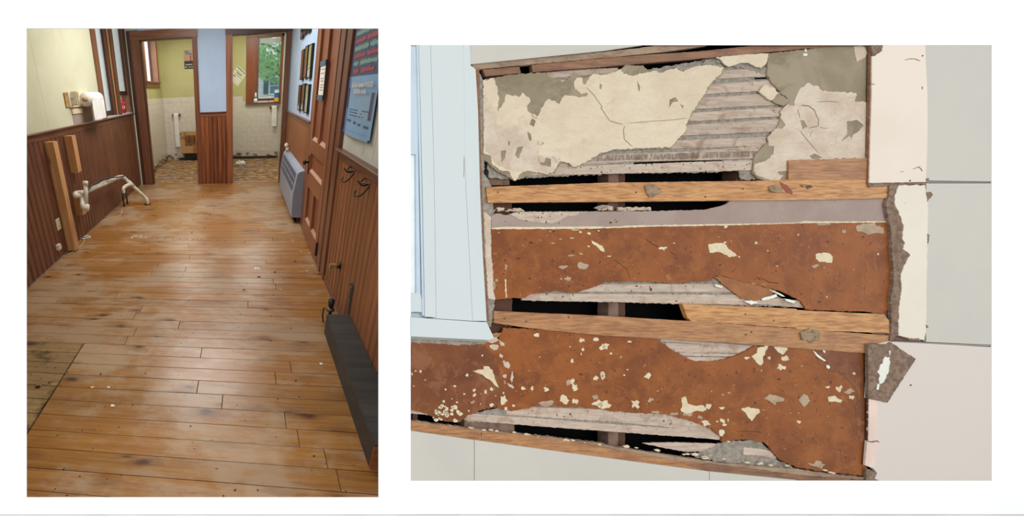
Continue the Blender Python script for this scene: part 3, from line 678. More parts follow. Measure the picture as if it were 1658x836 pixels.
sub('poster_band', .0, .10, .0, .36, flat('poster_blue', (84,136,206), .35), .002)
sub('poster_band', .55, .98, .12, .26, flat('poster_sky2', (152,190,224), .35), .002)
R_, G_ = flat('poster_red', (186,84,98), .4), flat('poster_green', (142,186,178), .4)
rp = random.Random(9)
rows = [(R_, [(.06,.46),(.52,.97)]), (G_, [(.05,.95)]), (R_, [(.06,.44),(.47,.9)]), (G_, [(.07,.56),(.60,.98)]), (R_, [(.08,.50),(.54,.98)]), (G_, [(.09,.30),(.35,.86)]), (R_, [(.13,.36),(.42,.82)])]
for i, (mt, sp) in enumerate(rows):
    v1 = .675-i*.0435; v0 = v1-.032
    for a, b_ in sp:      # illegible lettering: upright strokes with a joining bar
        vs, fs = [], []; g = pf(.0024); u = a
        sub('lettering', a, b_, v0+.008, v1-.009, mt, .002, 4, 1)
        while u < b_-.02:
            wv = rp.uniform(.018, .03); n = len(vs); lo_, hi_ = v0+rp.choice((0, 0, .004)), v1-rp.choice((0, 0, .006))
            vs += [g(u, lo_), g(u+wv, lo_), g(u+wv, hi_), g(u, hi_)]; fs.append((n, n+1, n+2, n+3)); u += wv+rp.uniform(.008, .014)
        raw('lettering', vs, fs, mt, ps)
def text(name, body, size, loc, rot, mat, parent, align='CENTER', sx=1.0):
    cu = bpy.data.curves.new(name, 'FONT'); cu.body = body; cu.size = size; cu.align_x = align; cu.extrude = .0004; cu.offset = .0006*size/.05; cu.space_character = .95
    tmp = bpy.data.objects.new('tmp', cu); me = bpy.data.meshes.new_from_object(tmp); bpy.data.objects.remove(tmp); me.materials.clear(); me.materials.append(mat); o = bpy.data.objects.new(name, me); COL.objects.link(o); o.location = Vector(loc)-wloc(parent); o.rotation_euler = rot; o.scale = (sx, 1, 1); o.parent = parent; return o
RR = (math.pi/2, 0, -math.pi/2)
text('poster_text', 'Sat. & Sun., September 9 & 10, 2023', .037, (XR-.034, 2.40, 1.490), RR, M['paper'], ps, sx=.80)
text('poster_text', '12:30-5:00pm each day', .036, (XR-.036, 2.42, 1.455), RR, M['paper'], ps, sx=.80)
for k, (u0, u1, v) in enumerate(((.18,.86,.165), (.2,.8,.148), (.22,.74,.13), (.15,.35,.09), (.45,.55,.085), (.62,.7,.08), (.78,.92,.075), (.15,.9,.035))):
    sub('small_print', u0, u1, v-.003, v+(.003 if k < 3 else .012 if k < 7 else -.002), M['shutter'], .0022, 4, 1)
sub('poster_figure', .02, .10, .17, .30, flat('poster_figure_ink', (48,60,104), .4), .0022); sub('poster_figure', .86, .95, .12, .27, flat('poster_figure_ink2', (86,92,128), .4), .0022)
for u, v in ((.01, .0), (.99, .0)): tube('push_pin', [Vector(pf(0)(u, v+.008)), Vector(pf(.01)(u, v+.008))], .007, flat('pin_teal', (40,110,110)), ps, 8)
# ---- posts leaning on / fixed to the left wainscot
WX = XL+.012
def post(lab, ya, yb, z0, z1, d=.09):
    o = box('wood_post', (WX, ya, z0), (WX+d, yb, z1), M['lumber'], None, .003); return tag(o, lab, 'post', 'bare lumber pieces on the left wainscot')
post('long pale lumber post standing upright against the left wainscot', 3.33, 3.42, .013, 1.13)
post('short pale lumber block fixed high on the left wainscot beside the long post', 3.74, 3.83, .76, 1.14)
post('short pale lumber block fixed low behind the white drain trap', 3.67, 3.76, .30, .55, .085)
# ---- drain pipes
dp = empty('drain_pipe', (-1.75, 4.4, .0), 'white plastic drain pipe assembly running along the left wainscot down to the floor', 'pipe')
r0 = .026
def L_(x, y, X): return onx(x, y, X+.05)
Xp = -1.775
pA = Vector((Xp, 3.55, .50)); 
tA = L_(126, 318, Xp); tB = L_(137, 322, -1.74)
tube('tail_pipe', [L_(138, 296, -1.70), L_(140, 334, -1.70)], r0*.86, M['pvc'], dp, 14)
tube('slip_nut', [L_(138, 293.5, -1.70), L_(138.2, 301, -1.70)], r0*1.15, M['pvc'], dp, 12)
tube('slip_nut', [L_(140, 331, -1.70), L_(140.2, 340, -1.70), L_(140.4, 343, -1.70)], [r0*1.2, r0*1.2, r0*.7], M['pvc'], dp, 12)
tube('trap_bend', smoothpath([L_(140, 339, -1.70), L_(134, 335, -1.72), L_(133, 325, -1.74), L_(130, 318, -1.76), L_(122, 317, -1.78), L_(124, 313, -1.79), L_(135, 312, -1.79)], 5), r0, M['pvc'], dp, 14)
tube('long_pipe', [L_(133, 313, -1.79), L_(168, 298, -1.79), L_(182, 292, -1.79)], r0, M['pvc'], dp, 14)
tube('coupling', [L_(165, 299, -1.79), L_(172, 296, -1.79)], r0*1.25, M['pvc'], dp, 14)
tube('long_pipe', smoothpath([L_(180, 293, -1.79), L_(190, 288, -1.79), L_(199, 287, -1.76), L_(206, 293, -1.72)], 5), r0*1.05, M['pvc'], dp, 14)
pT = onz(243, 330, 0)
pe = Vector((-1.41, 5.08, .0)); pE = onz(239, 331, 0); pTop = L_(205, 292, -1.72)
mid = pTop.lerp(Vector((pE.x, pE.y, .12)), .30)
tube('down_pipe', smoothpath([pTop, pTop.lerp(Vector((pE.x-.03, pE.y, .11)), .5), Vector((pE.x-.03, pE.y, .11)), Vector((pE.x, pE.y, .06)), Vector((pE.x, pE.y, 0))], 5), r0, M['pvc'], dp, 14)
tube('tee_fitting', [pTop.lerp(Vector((pE.x-.03, pE.y, .11)), .10), pTop.lerp(Vector((pE.x-.03, pE.y, .11)), .34)], r0*1.28, M['pvc'], dp, 14)
q0 = pTop.lerp(Vector((pE.x-.03, pE.y, .11)), .22)
q1 = L_(200, 309, -1.74)
tube('branch_elbow', smoothpath([q0, q0.lerp(q1, .55)+Vector((0, 0, .03)), q1+Vector((0, 0, .03)), q1-Vector((0, 0, .03))], 5), r0*.95, M['pvc'], dp, 14)
tube('floor_flange', [(pE.x, pE.y, 0), (pE.x, pE.y, .008)], .05, M['iron'], dp, 16)
for (xx, yb, yt) in ((201, 334, 311), (206.5, 330, 309)):
    hs = empty('riser_pipe', onz(xx, yb, 0), 'thin black riser pipe standing out of the floor beneath the white drain, '+('front one' if xx < 204 else 'rear one'), 'pipe', 'black risers')
    b0 = onz(xx, yb, 0); tube('riser', [b0, (b0.x, b0.y, .21)], .010, M['black'], hs, 10); tube('floor_collar', [b0, (b0.x, b0.y, .012)], .022, M['iron'], hs, 10)
tag(tube('hose', smoothpath([L_(141, 309, -1.755), L_(150, 300, -1.75), L_(162, 292, -1.75), L_(176, 289, -1.75), L_(190, 287, -1.74), L_(205, 285, -1.74), L_(207, 286, -1.72)], 6), .008, M['heaterd']), 'thin grey green hose lying along the top of the drain pipe', 'hose')
# outlet and phone jack
op = empty('outlet_plate', (WX, 3.22, .36), 'ivory outlet cover plate low on the left wainscot', 'outlet')
c0 = onx(94, 363, WX); box('plate', (WX, c0.y-.04, c0.z-.06), (WX+.007, c0.y+.04, c0.z+.06), M['plate'], op, .003)
for dz in (.012, -.042):
    sk = boxes('socket', [((WX+.007, c0.y-.017, c0.z+dz), (WX+.009, c0.y+.017, c0.z+dz+.03))], M['tpl'], op)
    for dy in (-.008, .004): boxes('socket_slot', [((WX+.009, c0.y+dy, c0.z+dz+.01), (WX+.0096, c0.y+dy+.003, c0.z+dz+.022))], M['black'], sk)
c0 = onx(92.5, 400, WX); jk = box('phone_jack', (WX, c0.y-.03, c0.z-.028), (WX+.034, c0.y+.03, c0.z+.028), M['plate'], None, .004)
tag(jk, 'small ivory surface box with a cord, low on the left wainscot', 'jack')
Zc = .006
tag(tube('trailing_cord', smoothpath([onx(94, 405, WX+.03), onz(98, 413, Zc), onz(108, 413, Zc), onz(126, 403, Zc), onz(136, 391, Zc), onz(134, 385, Zc), onz(125, 382, Zc), onz(142, 384, Zc), onz(141, 376, Zc), onz(158, 362, Zc), onz(176, 354, Zc), onz(194, 349, Zc), onz(198, 338, Zc)], 6), .0035, M['cord']), 'thin cream cord trailing along the foot of the left wainscot', 'cord')
tag(tube('cable', smoothpath([onz(124, 383, Zc), onz(134, 387, Zc+.004), onz(146, 384, Zc), onz(142, 382, Zc+.006), onz(132, 385, Zc)], 6), .006, M['paper']), 'short loop of thicker white cable on the floor by the long post', 'cable')
# ---- paper roll dispenser on the left wall
td = empty('paper_dispenser', (XL, 4.3, 1.3), 'white plastic paper roll dispenser with a hanging sheet, on the pale green wall', 'dispenser')
ya, yb = 4.02, 4.30; yc, yd = 4.20, 4.82
box('back_plate', (XL, ya, 1.40), (XL+.02, 4.62, 1.56), M['tpl'], td, .006)
box('end_bracket', (XL+.0, ya+.04, 1.42), (XL+.10, ya+.07, 1.56), M['tpl'], td, .012)
tube('bracket_recess', [(XL+.03, ya+.036, 1.50), (XL+.03, ya+.04, 1.50)], .02, M['whitep'], td, 14)
rc = Vector((XL+.085, 0, 1.475))
tube('paper_roll', [(rc.x, 4.30, rc.z), (rc.x, 4.68, rc.z)], .075, M['paper'], td, 28)
tube('roll_core', [(rc.x, 4.24, rc.z), (rc.x, 4.30, rc.z)], .022, M['stain'], td, 16)
boxes('hanging_sheet', [((rc.x+.070, 4.30, 1.255), (rc.x+.0745, 4.68, 1.475))], M['paper'], td)
boxes('wall_patch', [((XL, 4.06, 1.232), (XL+.003, 4.62, 1.40))], M['taupe'], td)
boxes('lower_plate', [((XL+.003, 4.06, 1.335), (XL+.012, 4.34, 1.385))], M['plate'], td)
boxes('stained_edge', [((XL, 3.94, 1.41), (XL+.012, 4.03, 1.55))], M['stain'], td)
tag(boxes('wall_hook', [((XL, 3.02, 1.38), (XL+.03, 3.035, 1.40)), ((XL+.02, 3.02, 1.38), (XL+.03, 3.035, 1.42))], M['iron']), 'tiny dark hook at the very left edge of the pale green wall', 'hook')
# ---- washroom things
def tp(cx, cz, zb, lab):
    t = empty('paper_holder', (cx, YT, cz), lab, 'paper holder')
    w = .12
    for s in (-1, 1): tube('holder_arm', [(cx+s*w*.62, YT-.009, cz), (cx+s*w*.62, YT-.07, cz)], [.034, .026], M['trimor'], t, 12)
    tube('paper_roll', [(cx-w/2, YT-.06, cz), (cx+w/2, YT-.06, cz)], .036, M['paper'], t, 20)
    surf('hanging_paper', lambda u, v: (cx-w*.46+w*.92*u+.008*v, YT-.097+.006*math.sin(v*5), cz-(cz-zb)*v), 4, 10, M['paper'], t)
tp(-1.585, 1.035, .32, 'wooden roll holder with a long hanging paper strip in the left washroom')
tp(.69, 1.12, .72, 'wooden roll holder with a hanging paper strip under the washroom window')
sb = empty('stained_box', (-1.32, YT-.1, .0), 'tan board box with a dark brown stain at the foot of the left washroom wall', 'box')
box('box_panel', (-1.50, YT-.11, .16), (-1.10, YT-.058, .66), M['cardb'], sb, .006)
boxes('stain', [((-1.40, YT-.113, .34), (-1.14, YT-.11, .58))], plain('dark_stain', sr(92,56,36), sr(150,104,66), s=4, rough=.8, lo=.4, hi=.62), sb)
boxes('box_foot', [((-1.44, YT-.09, .0), (-1.10, YT-.06, .16))], M['iron'], sb); tube('box_pipe', [(-1.20, YT-.13, 0), (-1.20, YT-.13, .12)], .012, M['iron'], sb)
tube('side_knob', [(-1.50, YT-.06, .60), (-1.53, YT-.08, .60)], .018, M['iron'], sb)
rg = bpy.data.meshes.new('crumpled_rag'); bm = bmesh.new(); bmesh.ops.create_icosphere(bm, subdivisions=4, radius=1)
c0 = onz(389, 264, .04)
for v in bm.verts:
    k = 1+.5*pnoise(v.co*2.2)+.22*pnoise(v.co*6); v.co = Vector((v.co.x*.10*k, v.co.y*.09*k, max(-.0, (v.co.z+.55)*.055*k)))+Vector((c0.x, c0.y, -.008))
bm.to_mesh(rg); bm.free(); tag(link('crumpled_rag', rg, M['paper'], None, True), 'crumpled white rag on the stripped washroom floor', 'rag')
rg2 = bpy.data.meshes.new('rubble'); bm = bmesh.new(); bmesh.ops.create_icosphere(bm, subdivisions=3, radius=1)
c1 = onz(401, 268, 0)
for v in bm.verts:
    k = 1+.4*pnoise(v.co*3+Vector((4,4,4))); v.co = Vector((v.co.x*.11*k, v.co.y*.07*k, max(0, v.co.z*.022*k)))+Vector((c1.x+.02, c1.y-.03, -.009))
bm.to_mesh(rg2); bm.free(); tag(link('plaster_clod', rg2, M['mortar'], None), 'flat dark clod beside the white rag on the washroom floor', 'rubble')
# small sill items
Zs = 1.23
bt = empty('pump_bottle', (.29, YT-.045, Zs), 'small white bottle with a dark band on the washroom window sill', 'bottle')
tube('bottle_body', [(.265, YT-.04, Zs), (.265, YT-.04, Zs+.07), (.265, YT-.04, Zs+.075), (.265, YT-.04, Zs+.10), (.265, YT-.04, Zs+.10)], [.042, .042, .036, .03, .03], M['bwhite'], bt, 18)
tube('bottle_band', [(.265, YT-.04, Zs+.09), (.265, YT-.04, Zs+.105)], .032, M['iron'], bt, 18); tube('bottle_cap', [(.265, YT-.04, Zs+.105), (.265, YT-.04, Zs+.21)], [.028, .016], M['bwhite'], bt, 18)
wc_ = empty('wipes_tub', (.72, YT-.045, Zs), 'white cylindrical tub with blue and yellow label on the washroom sill', 'tub')
tube('tub_body', [(.735, YT-.04, Zs), (.735, YT-.04, Zs+.225)], .055, flat('tub_white', (224,228,228), .4), wc_, 24)
tube('tub_lid', [(.735, YT-.04, Zs+.225), (.735, YT-.04, Zs+.25)], [.057, .05], flat('tub_white', (224,228,228)), wc_, 24)
tube('tub_label', [(.735, YT-.04, Zs+.02), (.735, YT-.04, Zs+.09)], .0562, flat('label_yellow', (238,190,60)), wc_, 24, False)
tube('tub_label', [(.735, YT-.04, Zs+.09), (.735, YT-.04, Zs+.19)], .0562, flat('label_blue', (52,120,176)), wc_, 24, False)
# posters in washrooms
q = empty('sunset_poster', (-1.24, YT, 1.98), 'dark poster with an orange sky and a slim figure, left washroom wall', 'poster')
boxes('poster_sheet', [((-1.335, YT-.004, 1.975), (-1.085, YT, 2.345))], flat('poster_dusk', (176,156,148)), q)
boxes('poster_sky', [((-1.325, YT-.005, 2.13), (-1.085, YT-.004, 2.22))], flat('poster_orange', (202,136,92)), q)
boxes('poster_land', [((-1.33, YT-.006, 1.98), (-1.085, YT-.004, 2.135))], flat('poster_dark', (44,50,66)), q)
boxes('poster_tower', [((-1.19, YT-.006, 2.13), (-1.175, YT-.004, 2.25))], flat('poster_dark', (44,50,66)), q)
boxes('lettering', [((-1.30, YT-.007, 2.055), (-1.15, YT-.006, 2.07)), ((-1.26, YT-.007, 2.01), (-1.12, YT-.006, 2.018))], M['kchip'], q)
boxes('lettering', [((-1.31, YT-.0055, 2.30), (-1.22, YT-.004, 2.315)), ((-1.29, YT-.0055, 2.262), (-1.14, YT-.004, 2.275))], flat('poster_dark', (44,50,66)), q)
tube('emblem', [(-1.30, YT-.006, 2.012), (-1.30, YT-.0075, 2.012)], .014, M['paper'], q, 14)
q = empty('tilted_flyer', (-.1, YT, 1.6), 'cream flyer hung as a diamond on the olive wall between doorway and window', 'flyer')
P4 = [ony(x, y, YT-.003) for x, y in ((385.5, 105.5), (399.5, 119), (385, 140), (370, 128))]
raw('flyer_sheet', P4+[p+Vector((0, .003, 0)) for p in P4], BF, flat('flyer_cream', (226,220,200)), q)
def fly(u0, u1, v0, v1, mat, nm='lettering'):
    P = lambda u, v: (P4[0].lerp(P4[1], u)).lerp(P4[3].lerp(P4[2], u), v)+Vector((0, -.001, 0))
    raw(nm, [P(u0, v0), P(u1, v0), P(u1, v1), P(u0, v1)], [(0, 1, 2, 3)], mat, q)
for k in range(7): fly(.06+k*.13, .15+k*.13, .05+.02*(k % 2), .12+.02*(k % 2), M['heaterd'])
fly(.1, .85, .25, .32, flat('flyer_yellow', (206,196,60)), 'flyer_band'); fly(.25, .75, .33, .39, flat('flyer_blue', (90,144,170)), 'flyer_band'); fly(.08, .92, .47, .50, flat('flyer_green', (110,150,120)), 'flyer_band'); fly(.1, .35, .6, .65, M['heaterd'])
# ---- debris on the room floor
dm = [flat('chip_wood', (214,176,128)), M['paper'], flat('chip_dark', (84,54,34))]
spots = [(474,390,0),(487,408,0),(502,411,0),(466,439,0),(490,434,0),(497,440,0),(506,431,0),(489,446,0),(420,449,2),(478,424,2),(455,470,0),(520,590,1),(445,441,2),(395,470,2),(150,628,0),(176,628,1),(182,658,1),(220,383,1),(228,384,1),(236,385,1),(214,386,1)]
for i, (x, y, k) in enumerate(spots):
    c0 = onz(x, y, 0); r4 = random.Random(i); n = 6; a0 = r4.random()*3
    rr_ = r4.uniform(.008, .016)
    pts = [(rr_*math.cos(a0+j*1.047)*r4.uniform(.6, 1.5), rr_*.7*math.sin(a0+j*1.047)*r4.uniform(.6, 1.3), 0) for j in range(n)]
    o = extr('debris_flake', pts, (c0.x, c0.y, .0015), (0, 0, .004), dm[k])
    if i < 8: tag(o, 'small pale chip lying loose on the floor near the foot of the panel door', 'debris', 'loose chips by the door')
    elif i >= 17: tag(o, 'white crumb in the row of four on the floor right of the cable', 'debris', 'row of white crumbs')
    else: tag(o, {8: 'dark crumb just right of the white paper scrap', 9: 'dark crumb further back on the floor than the paper scrap', 10: 'pale chip on the open floor left of the long box', 11: 'white crumb on the floor beside the long charcoal box',
        12: 'dark crumb on the floor between paper scrap and door', 13: 'dark crumb on the middle of the floor in front of the paper scrap', 14: 'tan chip on the floor just right of the hatch', 15: 'upper white crumb on the floor right of the hatch', 16: 'lower white crumb on the floor right of the hatch'}[i], 'debris')
tk = empty('paper_scrap', onz(416, 435, 0), 'small white scrap with a red mark on the middle of the floor', 'scrap'); c0 = onz(416, 435, .002)
boxes('scrap_sheet', [((c0.x-.022, c0.y-.016, .0018), (c0.x+.022, c0.y+.016, .003))], M['paper'], tk); boxes('red_mark', [((c0.x-.006, c0.y-.01, .003), (c0.x+.012, c0.y+.006, .0034))], M['red'], tk)
# nail heads along one board
vs, fs = [], []
for x in (255, 268, 280, 291, 303, 313, 320, 326, 340, 352, 364): 
    c0 = onz(x, 386+(x-255)*.035, 0); n = len(vs); vs += bverts((c0.x-.006, c0.y-.008, 0), (c0.x+.006, c0.y+.008, .0018)); fs += [tuple(i+n for i in f) for f in BF]
tag(raw('nail_head', vs, fs, M['iron'], fl), kind='stuff')

# ================================================================== OUTSIDE the far window
hb = empty('neighbour_house', ony(440, 150, 17), 'pale blue neighbouring house with dark shutters seen through the far window', 'house')
YH = 17.0
def hp(x, y, Y=YH): return ony(x, y, Y)
a = hp(400, 116); b_ = hp(475, 170)
zt, zb_ = hp(425, 100).z, -.07
for k in range(int((zt-zb_)/.11)): 
    z = zb_+k*.11; extr('siding_board', [(0, YH-.02, z), (0, YH-.002, z+.108), (0, YH+.02, z+.108), (0, YH+.02, z)], (a.x-1.5, 0, 0), (b_.x-a.x+4, 0, 0), M['siding'], hb)
boxes('house_body', [((a.x-1.5, YH+.02, zb_), (b_.x+2.5, YH+4, zt))], M['siding'], hb)
def hr(nm, x0, y0, x1, y1, d, mat, par=hb): 
    p, r = hp(x0, y0), hp(x1, y1); return boxes(nm, [((p.x, YH-d, r.z), (r.x, YH-.015, p.z))], mat, par)
hr('shutter', 427.5, 124, 434.5, 152, .06, M['shutter']); hr('shutter', 452, 126, 459, 152, .06, M['shutter'])
wf_ = hr('window_frame', 435.5, 124, 451.5, 153, .05, M['white']); hr('window_pane', 437, 126, 450, 138, .055, M['dglass']); hr('window_pane', 437, 139.5, 450, 151, .055, M['dglass'])
p, r = hp(395, 99), hp(480, 92)
extr('roof', [(0, YH-.5, p.z), (0, YH+2.2, p.z+1.6), (0, YH+4.8, p.z), (0, YH+4.8, p.z-.1), (0, YH-.5, p.z-.1)], (a.x-1.8, 0, 0), (b_.x-a.x+4.4, 0, 0), M['white'], hb)
tr_ = empty('leafy_tree', ony(450, 150, 13), 'leafy green maple tree outside the far window', 'tree')
TY = 13.0; rt = random.Random(21); c0 = ony(447, 92, TY)
tube('trunk', smoothpath([(c0.x+1.1, TY+.3, -.07), (c0.x+1.0, TY+.2, 1.2), (c0.x+.6, TY, 2.4), (c0.x+.3, TY, c0.z+.8)], 4), [.16]*8+[.12]*4+[.06], M['bark'], tr_, 10)
for (x0, y0, x1, y1) in ((462, 118, 425, 88), (455, 125, 432, 108), (465, 90, 420, 70)):
    tube('branch', smoothpath([ony(x0, y0, TY+.1), ony((x0+x1)/2, (y0+y1)/2-3, TY-.1), ony(x1, y1, TY-.2)], 4), [.03]*4+[.02]*4+[.01], M['bark'], tr_, 6)
def foliage(mat, n, seed, nm='foliage'):
    rt = random.Random(seed); vs, fs = [], []
    for i in range(n):
        while True:
            a, b2, c_ = rt.uniform(-1, 1), rt.uniform(-1, 1), rt.uniform(-1, 1)
            if a*a+b2*b2+c_*c_ < 1: break
        p = Vector((c0.x+.25+a*1.25, TY+b2*.9, c0.z+.25+c_*1.05))
        if pnoise(p*1.7) < -.22: continue
        s = rt.uniform(.035, .07); u = Vector((rt.gauss(0, 1), rt.gauss(0, .6), rt.gauss(0, 1))).normalized(); v = u.orthogonal().normalized(); v = (v+u.cross(v)*rt.uniform(-1, 1)).normalized()
        n_ = len(vs); vs += [p-u*s, p-u*s*.3+v*s*.6, p+u*s, p-u*s*.3-v*s*.6]; fs.append((n_, n_+1, n_+2, n_+3))
    tag(raw(nm, vs, fs, mat, tr_), kind='stuff')
for nm in ('leaf', 'leafred'):
    nt = M[nm].node_tree; b = nt.nodes['Principled BSDF']; tr2 = nt.nodes.new('ShaderNodeBsdfTranslucent'); tr2.inputs[0].default_value = (.62, .85, .55, 1) if nm == 'leaf' else (.8, .55, .4, 1)
    mx = nt.nodes.new('ShaderNodeMixShader'); mx.inputs[0].default_value = .5; nt.links.new(b.outputs[0], mx.inputs[1]); nt.links.new(tr2.outputs[0], mx.inputs[2]); nt.links.new(mx.outputs[0], nt.nodes['Material Output'].inputs[0])
foliage(M['leaf'], 6500, 1); foliage(M['leafred'], 160, 2, 'reddish_leaves')

# ================================================================== RIGHT OPENING: the stripped lath and plaster wall
def fr_(ox, oy):
    return lambda pts: [(ox+x/3.484, oy+y/3.484) for x, y in pts]
fA, fB, fC = fr_(660, 65), fr_(970, 65), fr_(1290, 65)
fD, fE, fF = fr_(660, 300), fr_(970, 300), fr_(1290, 300)
fG, fH, fI = fr_(660, 540), fr_(970, 540), fr_(1290, 540)
ws = empty('wall_stripped', Q(1100, 430, 0), 'opened old wall showing laths, plaster, brown varnish bands and furring boards', kind='structure')
# heights of layers above the panel plane
wSI, wFU, wSK, wPL, wLA, wMO, wST = 0, -.004, -.0075, -.0085, -.0125, -.0142, -.022
# dark cavity behind
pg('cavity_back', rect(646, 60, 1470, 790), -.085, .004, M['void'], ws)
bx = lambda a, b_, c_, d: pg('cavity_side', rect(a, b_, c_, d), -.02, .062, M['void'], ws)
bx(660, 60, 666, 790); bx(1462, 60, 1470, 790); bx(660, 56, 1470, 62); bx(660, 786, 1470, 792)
pg('sheathing', rect(1412, 66, 1612, 786), -.0092, .004, M['studl'], ws)
# studs
for (x0, x1, y0, y1, w, m) in ((985, 1001, 95, 760, wST, 'studl'), (1000, 1012, 95, 760, wST-.006, 'studd'), (789, 825, 100, 300, wST, 'studl'), (789, 829, 320, 700, wST, 'studd'), (752, 833, 676, 700, wST+.004, 'studl'), (1192, 1215, 100, 300, wST, 'studd'), (668, 676, 670, 700, wST, 'studd')):
    pg('stud', jag(rect(x0, y0, x1, y1), .5, 12), w, .035, M[m], ws)
# mortar bed behind the laths
pg('mortar_bed', jag([(790,128),(950,110),(1048,113),(1160,94),(1300,88),(1300,291),(1200,291),(1196,276),(1150,279),(1005,281),(822,290),(790,288)], 1.2, 5), wMO, .003, M['mortar'], ws,
   holes=[[(1026,263),(1100,260.5),(1172,259.5),(1168,262.5),(1100,264),(1026,266.5)], [(1221,126),(1243,125),(1243,128),(1222,128.5)]])
pg('mortar_bed', jag([(850,470),(960,448),(1170,450),(1303,495),(1303,498),(1215,496),(980,489),(850,487)], 1, 5), wMO, .003, M['mortar'], ws)
pg('mortar_bed', jag([(1050,540),(1250,556),(1200,590),(1080,575)], 1, 5), wMO, .003, M['mortar'], ws)
pg('mortar_bed', jag([(755,672),(860,650),(1000,655),(1165,700),(1170,711),(980,697),(850,687),(755,683)], 1, 5), wMO, .003, M['mortar'], ws)
pg('mortar_bed', jag([(1175,715),(1230,712),(1260,745),(1290,760),(1220,756),(1150,745),(1120,738)], 1.5, 4), wMO, .003, M['mortar'], ws)
pg('mortar_bed', jag([(1160,103),(1190,108),(1240,120),(1240,92),(1165,92)], 1.5, 4), wMO+.002, .003, M['mortar'], ws)
def lath(x0, x1, yl0, yl1, yr0, yr1, mat='lath', seed=0, w=None):
    n = 7; poly = []
    for k in range(n+1): t = k/n; poly.append((x0+(x1-x0)*t, yl0+(yr0-yl0)*t+.7*pnoise(Vector((x0+t*9, yl0*.3, seed)))))
    for k in range(n+1): t = 1-k/n; poly.append((x0+(x1-x0)*t, yl1+(yr1-yl1)*t+.7*pnoise(Vector((x0+t*9, yl1*.3, seed+3)))))
    pg('lath', jag(poly, .4, 6, seed), (wLA if w is None else w)+.0003*(seed % 5), .005, M[mat], ws)
# upper laths (left pixel/right pixel of the top and lower edges)
for i, (a, b_, c_, d) in enumerate(((122, 136, 107, 123), (146, 161, 126.5, 145.5), (165, 182, 148, 170), (187, 202, 172, 189), (206, 222, 191, 213), (226, 240, 219, 236), (243, 255, 243, 255))):
    xs = 1085 if i < 5 else 1050
    lath(880+8*i, 1290, a+9.3, b_+7, c_+.3, d-2, 'lath', i)
lath(862, 1262, 254, 265, 241, 256, 'lath', 11); lath(820, 1228, 273, 285.5, 259, 275.5, 'lath2', 12)
lath(905, 1330, 262, 270, 228, 240, 'lath', 14, wLA-.002)
lath(885, 1000, 117, 128, 110, 117, 'lath', 15)
# laths of the lower gaps
lath(858, 1187, 461, 473, 460, 473, 'lath2', 20); lath(845, 1215, 475, 486.5, 478, 494, 'lath2', 21); lath(1196, 1304, 477, 490, 488, 499, 'lath', 22)
lath(1070, 1225, 549, 553, 560, 564, 'lath', 30); lath(1078, 1230, 555, 570, 563, 573, 'lath', 31); lath(1100, 1215, 571, 576, 574, 578, 'lath2', 32); lath(1105, 1200, 578, 586, 580, 588, 'lath2', 33)
lath(820, 1100, 658, 672, 667, 690, 'lath2', 40); lath(752, 1170, 669, 681, 700, 713, 'lath', 41); lath(993, 1160, 667, 683, 683, 700, 'lath2', 42)
lath(665, 715, 663, 670, 668, 674, 'lath', 43)
pg('lath', jag(fH([(250,622),(320,618),(470,618),(700,625),(812,650),(812,672),(700,668),(480,668),(330,640)]), .5, 5), wLA-.002, .005, M['lath'], ws)
pg('lath', jag(fH([(815,645),(900,652),(980,668),(1002,705),(900,690),(815,685)]), .5, 5), wLA, .005, M['lath2'], ws)
# --- upper plaster, left piece
topline = fA([(425,225),(490,212),(560,198),(640,190),(700,185),(770,183),(800,205),(850,225),(885,240),(925,205)]) + fA([(960,200),(1005,215),(1040,188),(1100,188)]) + fB([(20,190),(60,185),(130,160),(150,140),(250,145),(270,165),(350,180),(390,165),(430,155),(470,175),(530,150),(600,138),(640,135),(705,150),(705,170),(690,200),(650,230),(610,290),(560,370),(520,430),(495,480),(490,525),(460,545),(410,608),(190,615),(130,620),(80,618),(50,630),(0,645)]) + fA([(1060,660),(1000,695),(945,720),(890,690),(870,690),(835,740),(790,760),(720,745),(690,765),(640,780),(605,795),(575,775),(510,745),(470,710),(440,680),(425,650)])
pg('plaster_sheet', jag(topline, .9, 4, 2), wPL, .006, M['gray'], ws)
creamL = fA([(425,228),(488,215),(505,260),(515,330),(508,402),(545,352),(555,310),(580,310),(630,320),(645,295),(690,330),(692,350),(670,375),(680,400),(700,415),(735,430),(760,380),(775,350),(795,332),(855,362),(870,330),(885,310),(930,312),(965,325),(1010,318),(1012,298),(985,305),(945,278),(940,235),(955,212),(975,212),(1000,250),(1015,225),(1042,192),(1098,195)]) + fB([(20,196),(60,190),(125,168),(145,192),(200,200),(225,190),(300,175),(350,184),(390,168),(430,158),(470,178),(530,152),(600,140),(640,138),(700,153),(690,190),(645,225),(600,290),(550,370),(515,425),(490,480),(486,520),(455,543),(405,605),(190,612),(130,617),(80,615),(50,627),(0,642)]) + fA([(1060,657),(1000,692),(945,717),(890,688),(865,680),(830,735),(790,757),(720,742),(690,740),(650,742),(632,760),(622,782),(605,792),(585,770),(575,740),(520,735),(480,700),(470,655),(432,640)])
def crack(pts, w=1.1):
    up, dn = [], []
    for i, p in enumerate(pts):
        a = Vector(pts[max(0, i-1)]); b_ = Vector(pts[min(len(pts)-1, i+1)]); d = (b_-a).normalized(); n = Vector((-d.y, d.x))*w*.5*(1 if 0 < i < len(pts)-1 else .2)
        j = Vector((.4*pnoise(Vector((p[0], p[1], 1))), .4*pnoise(Vector((p[0], p[1], 2)))))
        up.append(tuple(Vector(p)+n+j)); dn.append(tuple(Vector(p)-n+j))
    return up+dn[::-1]
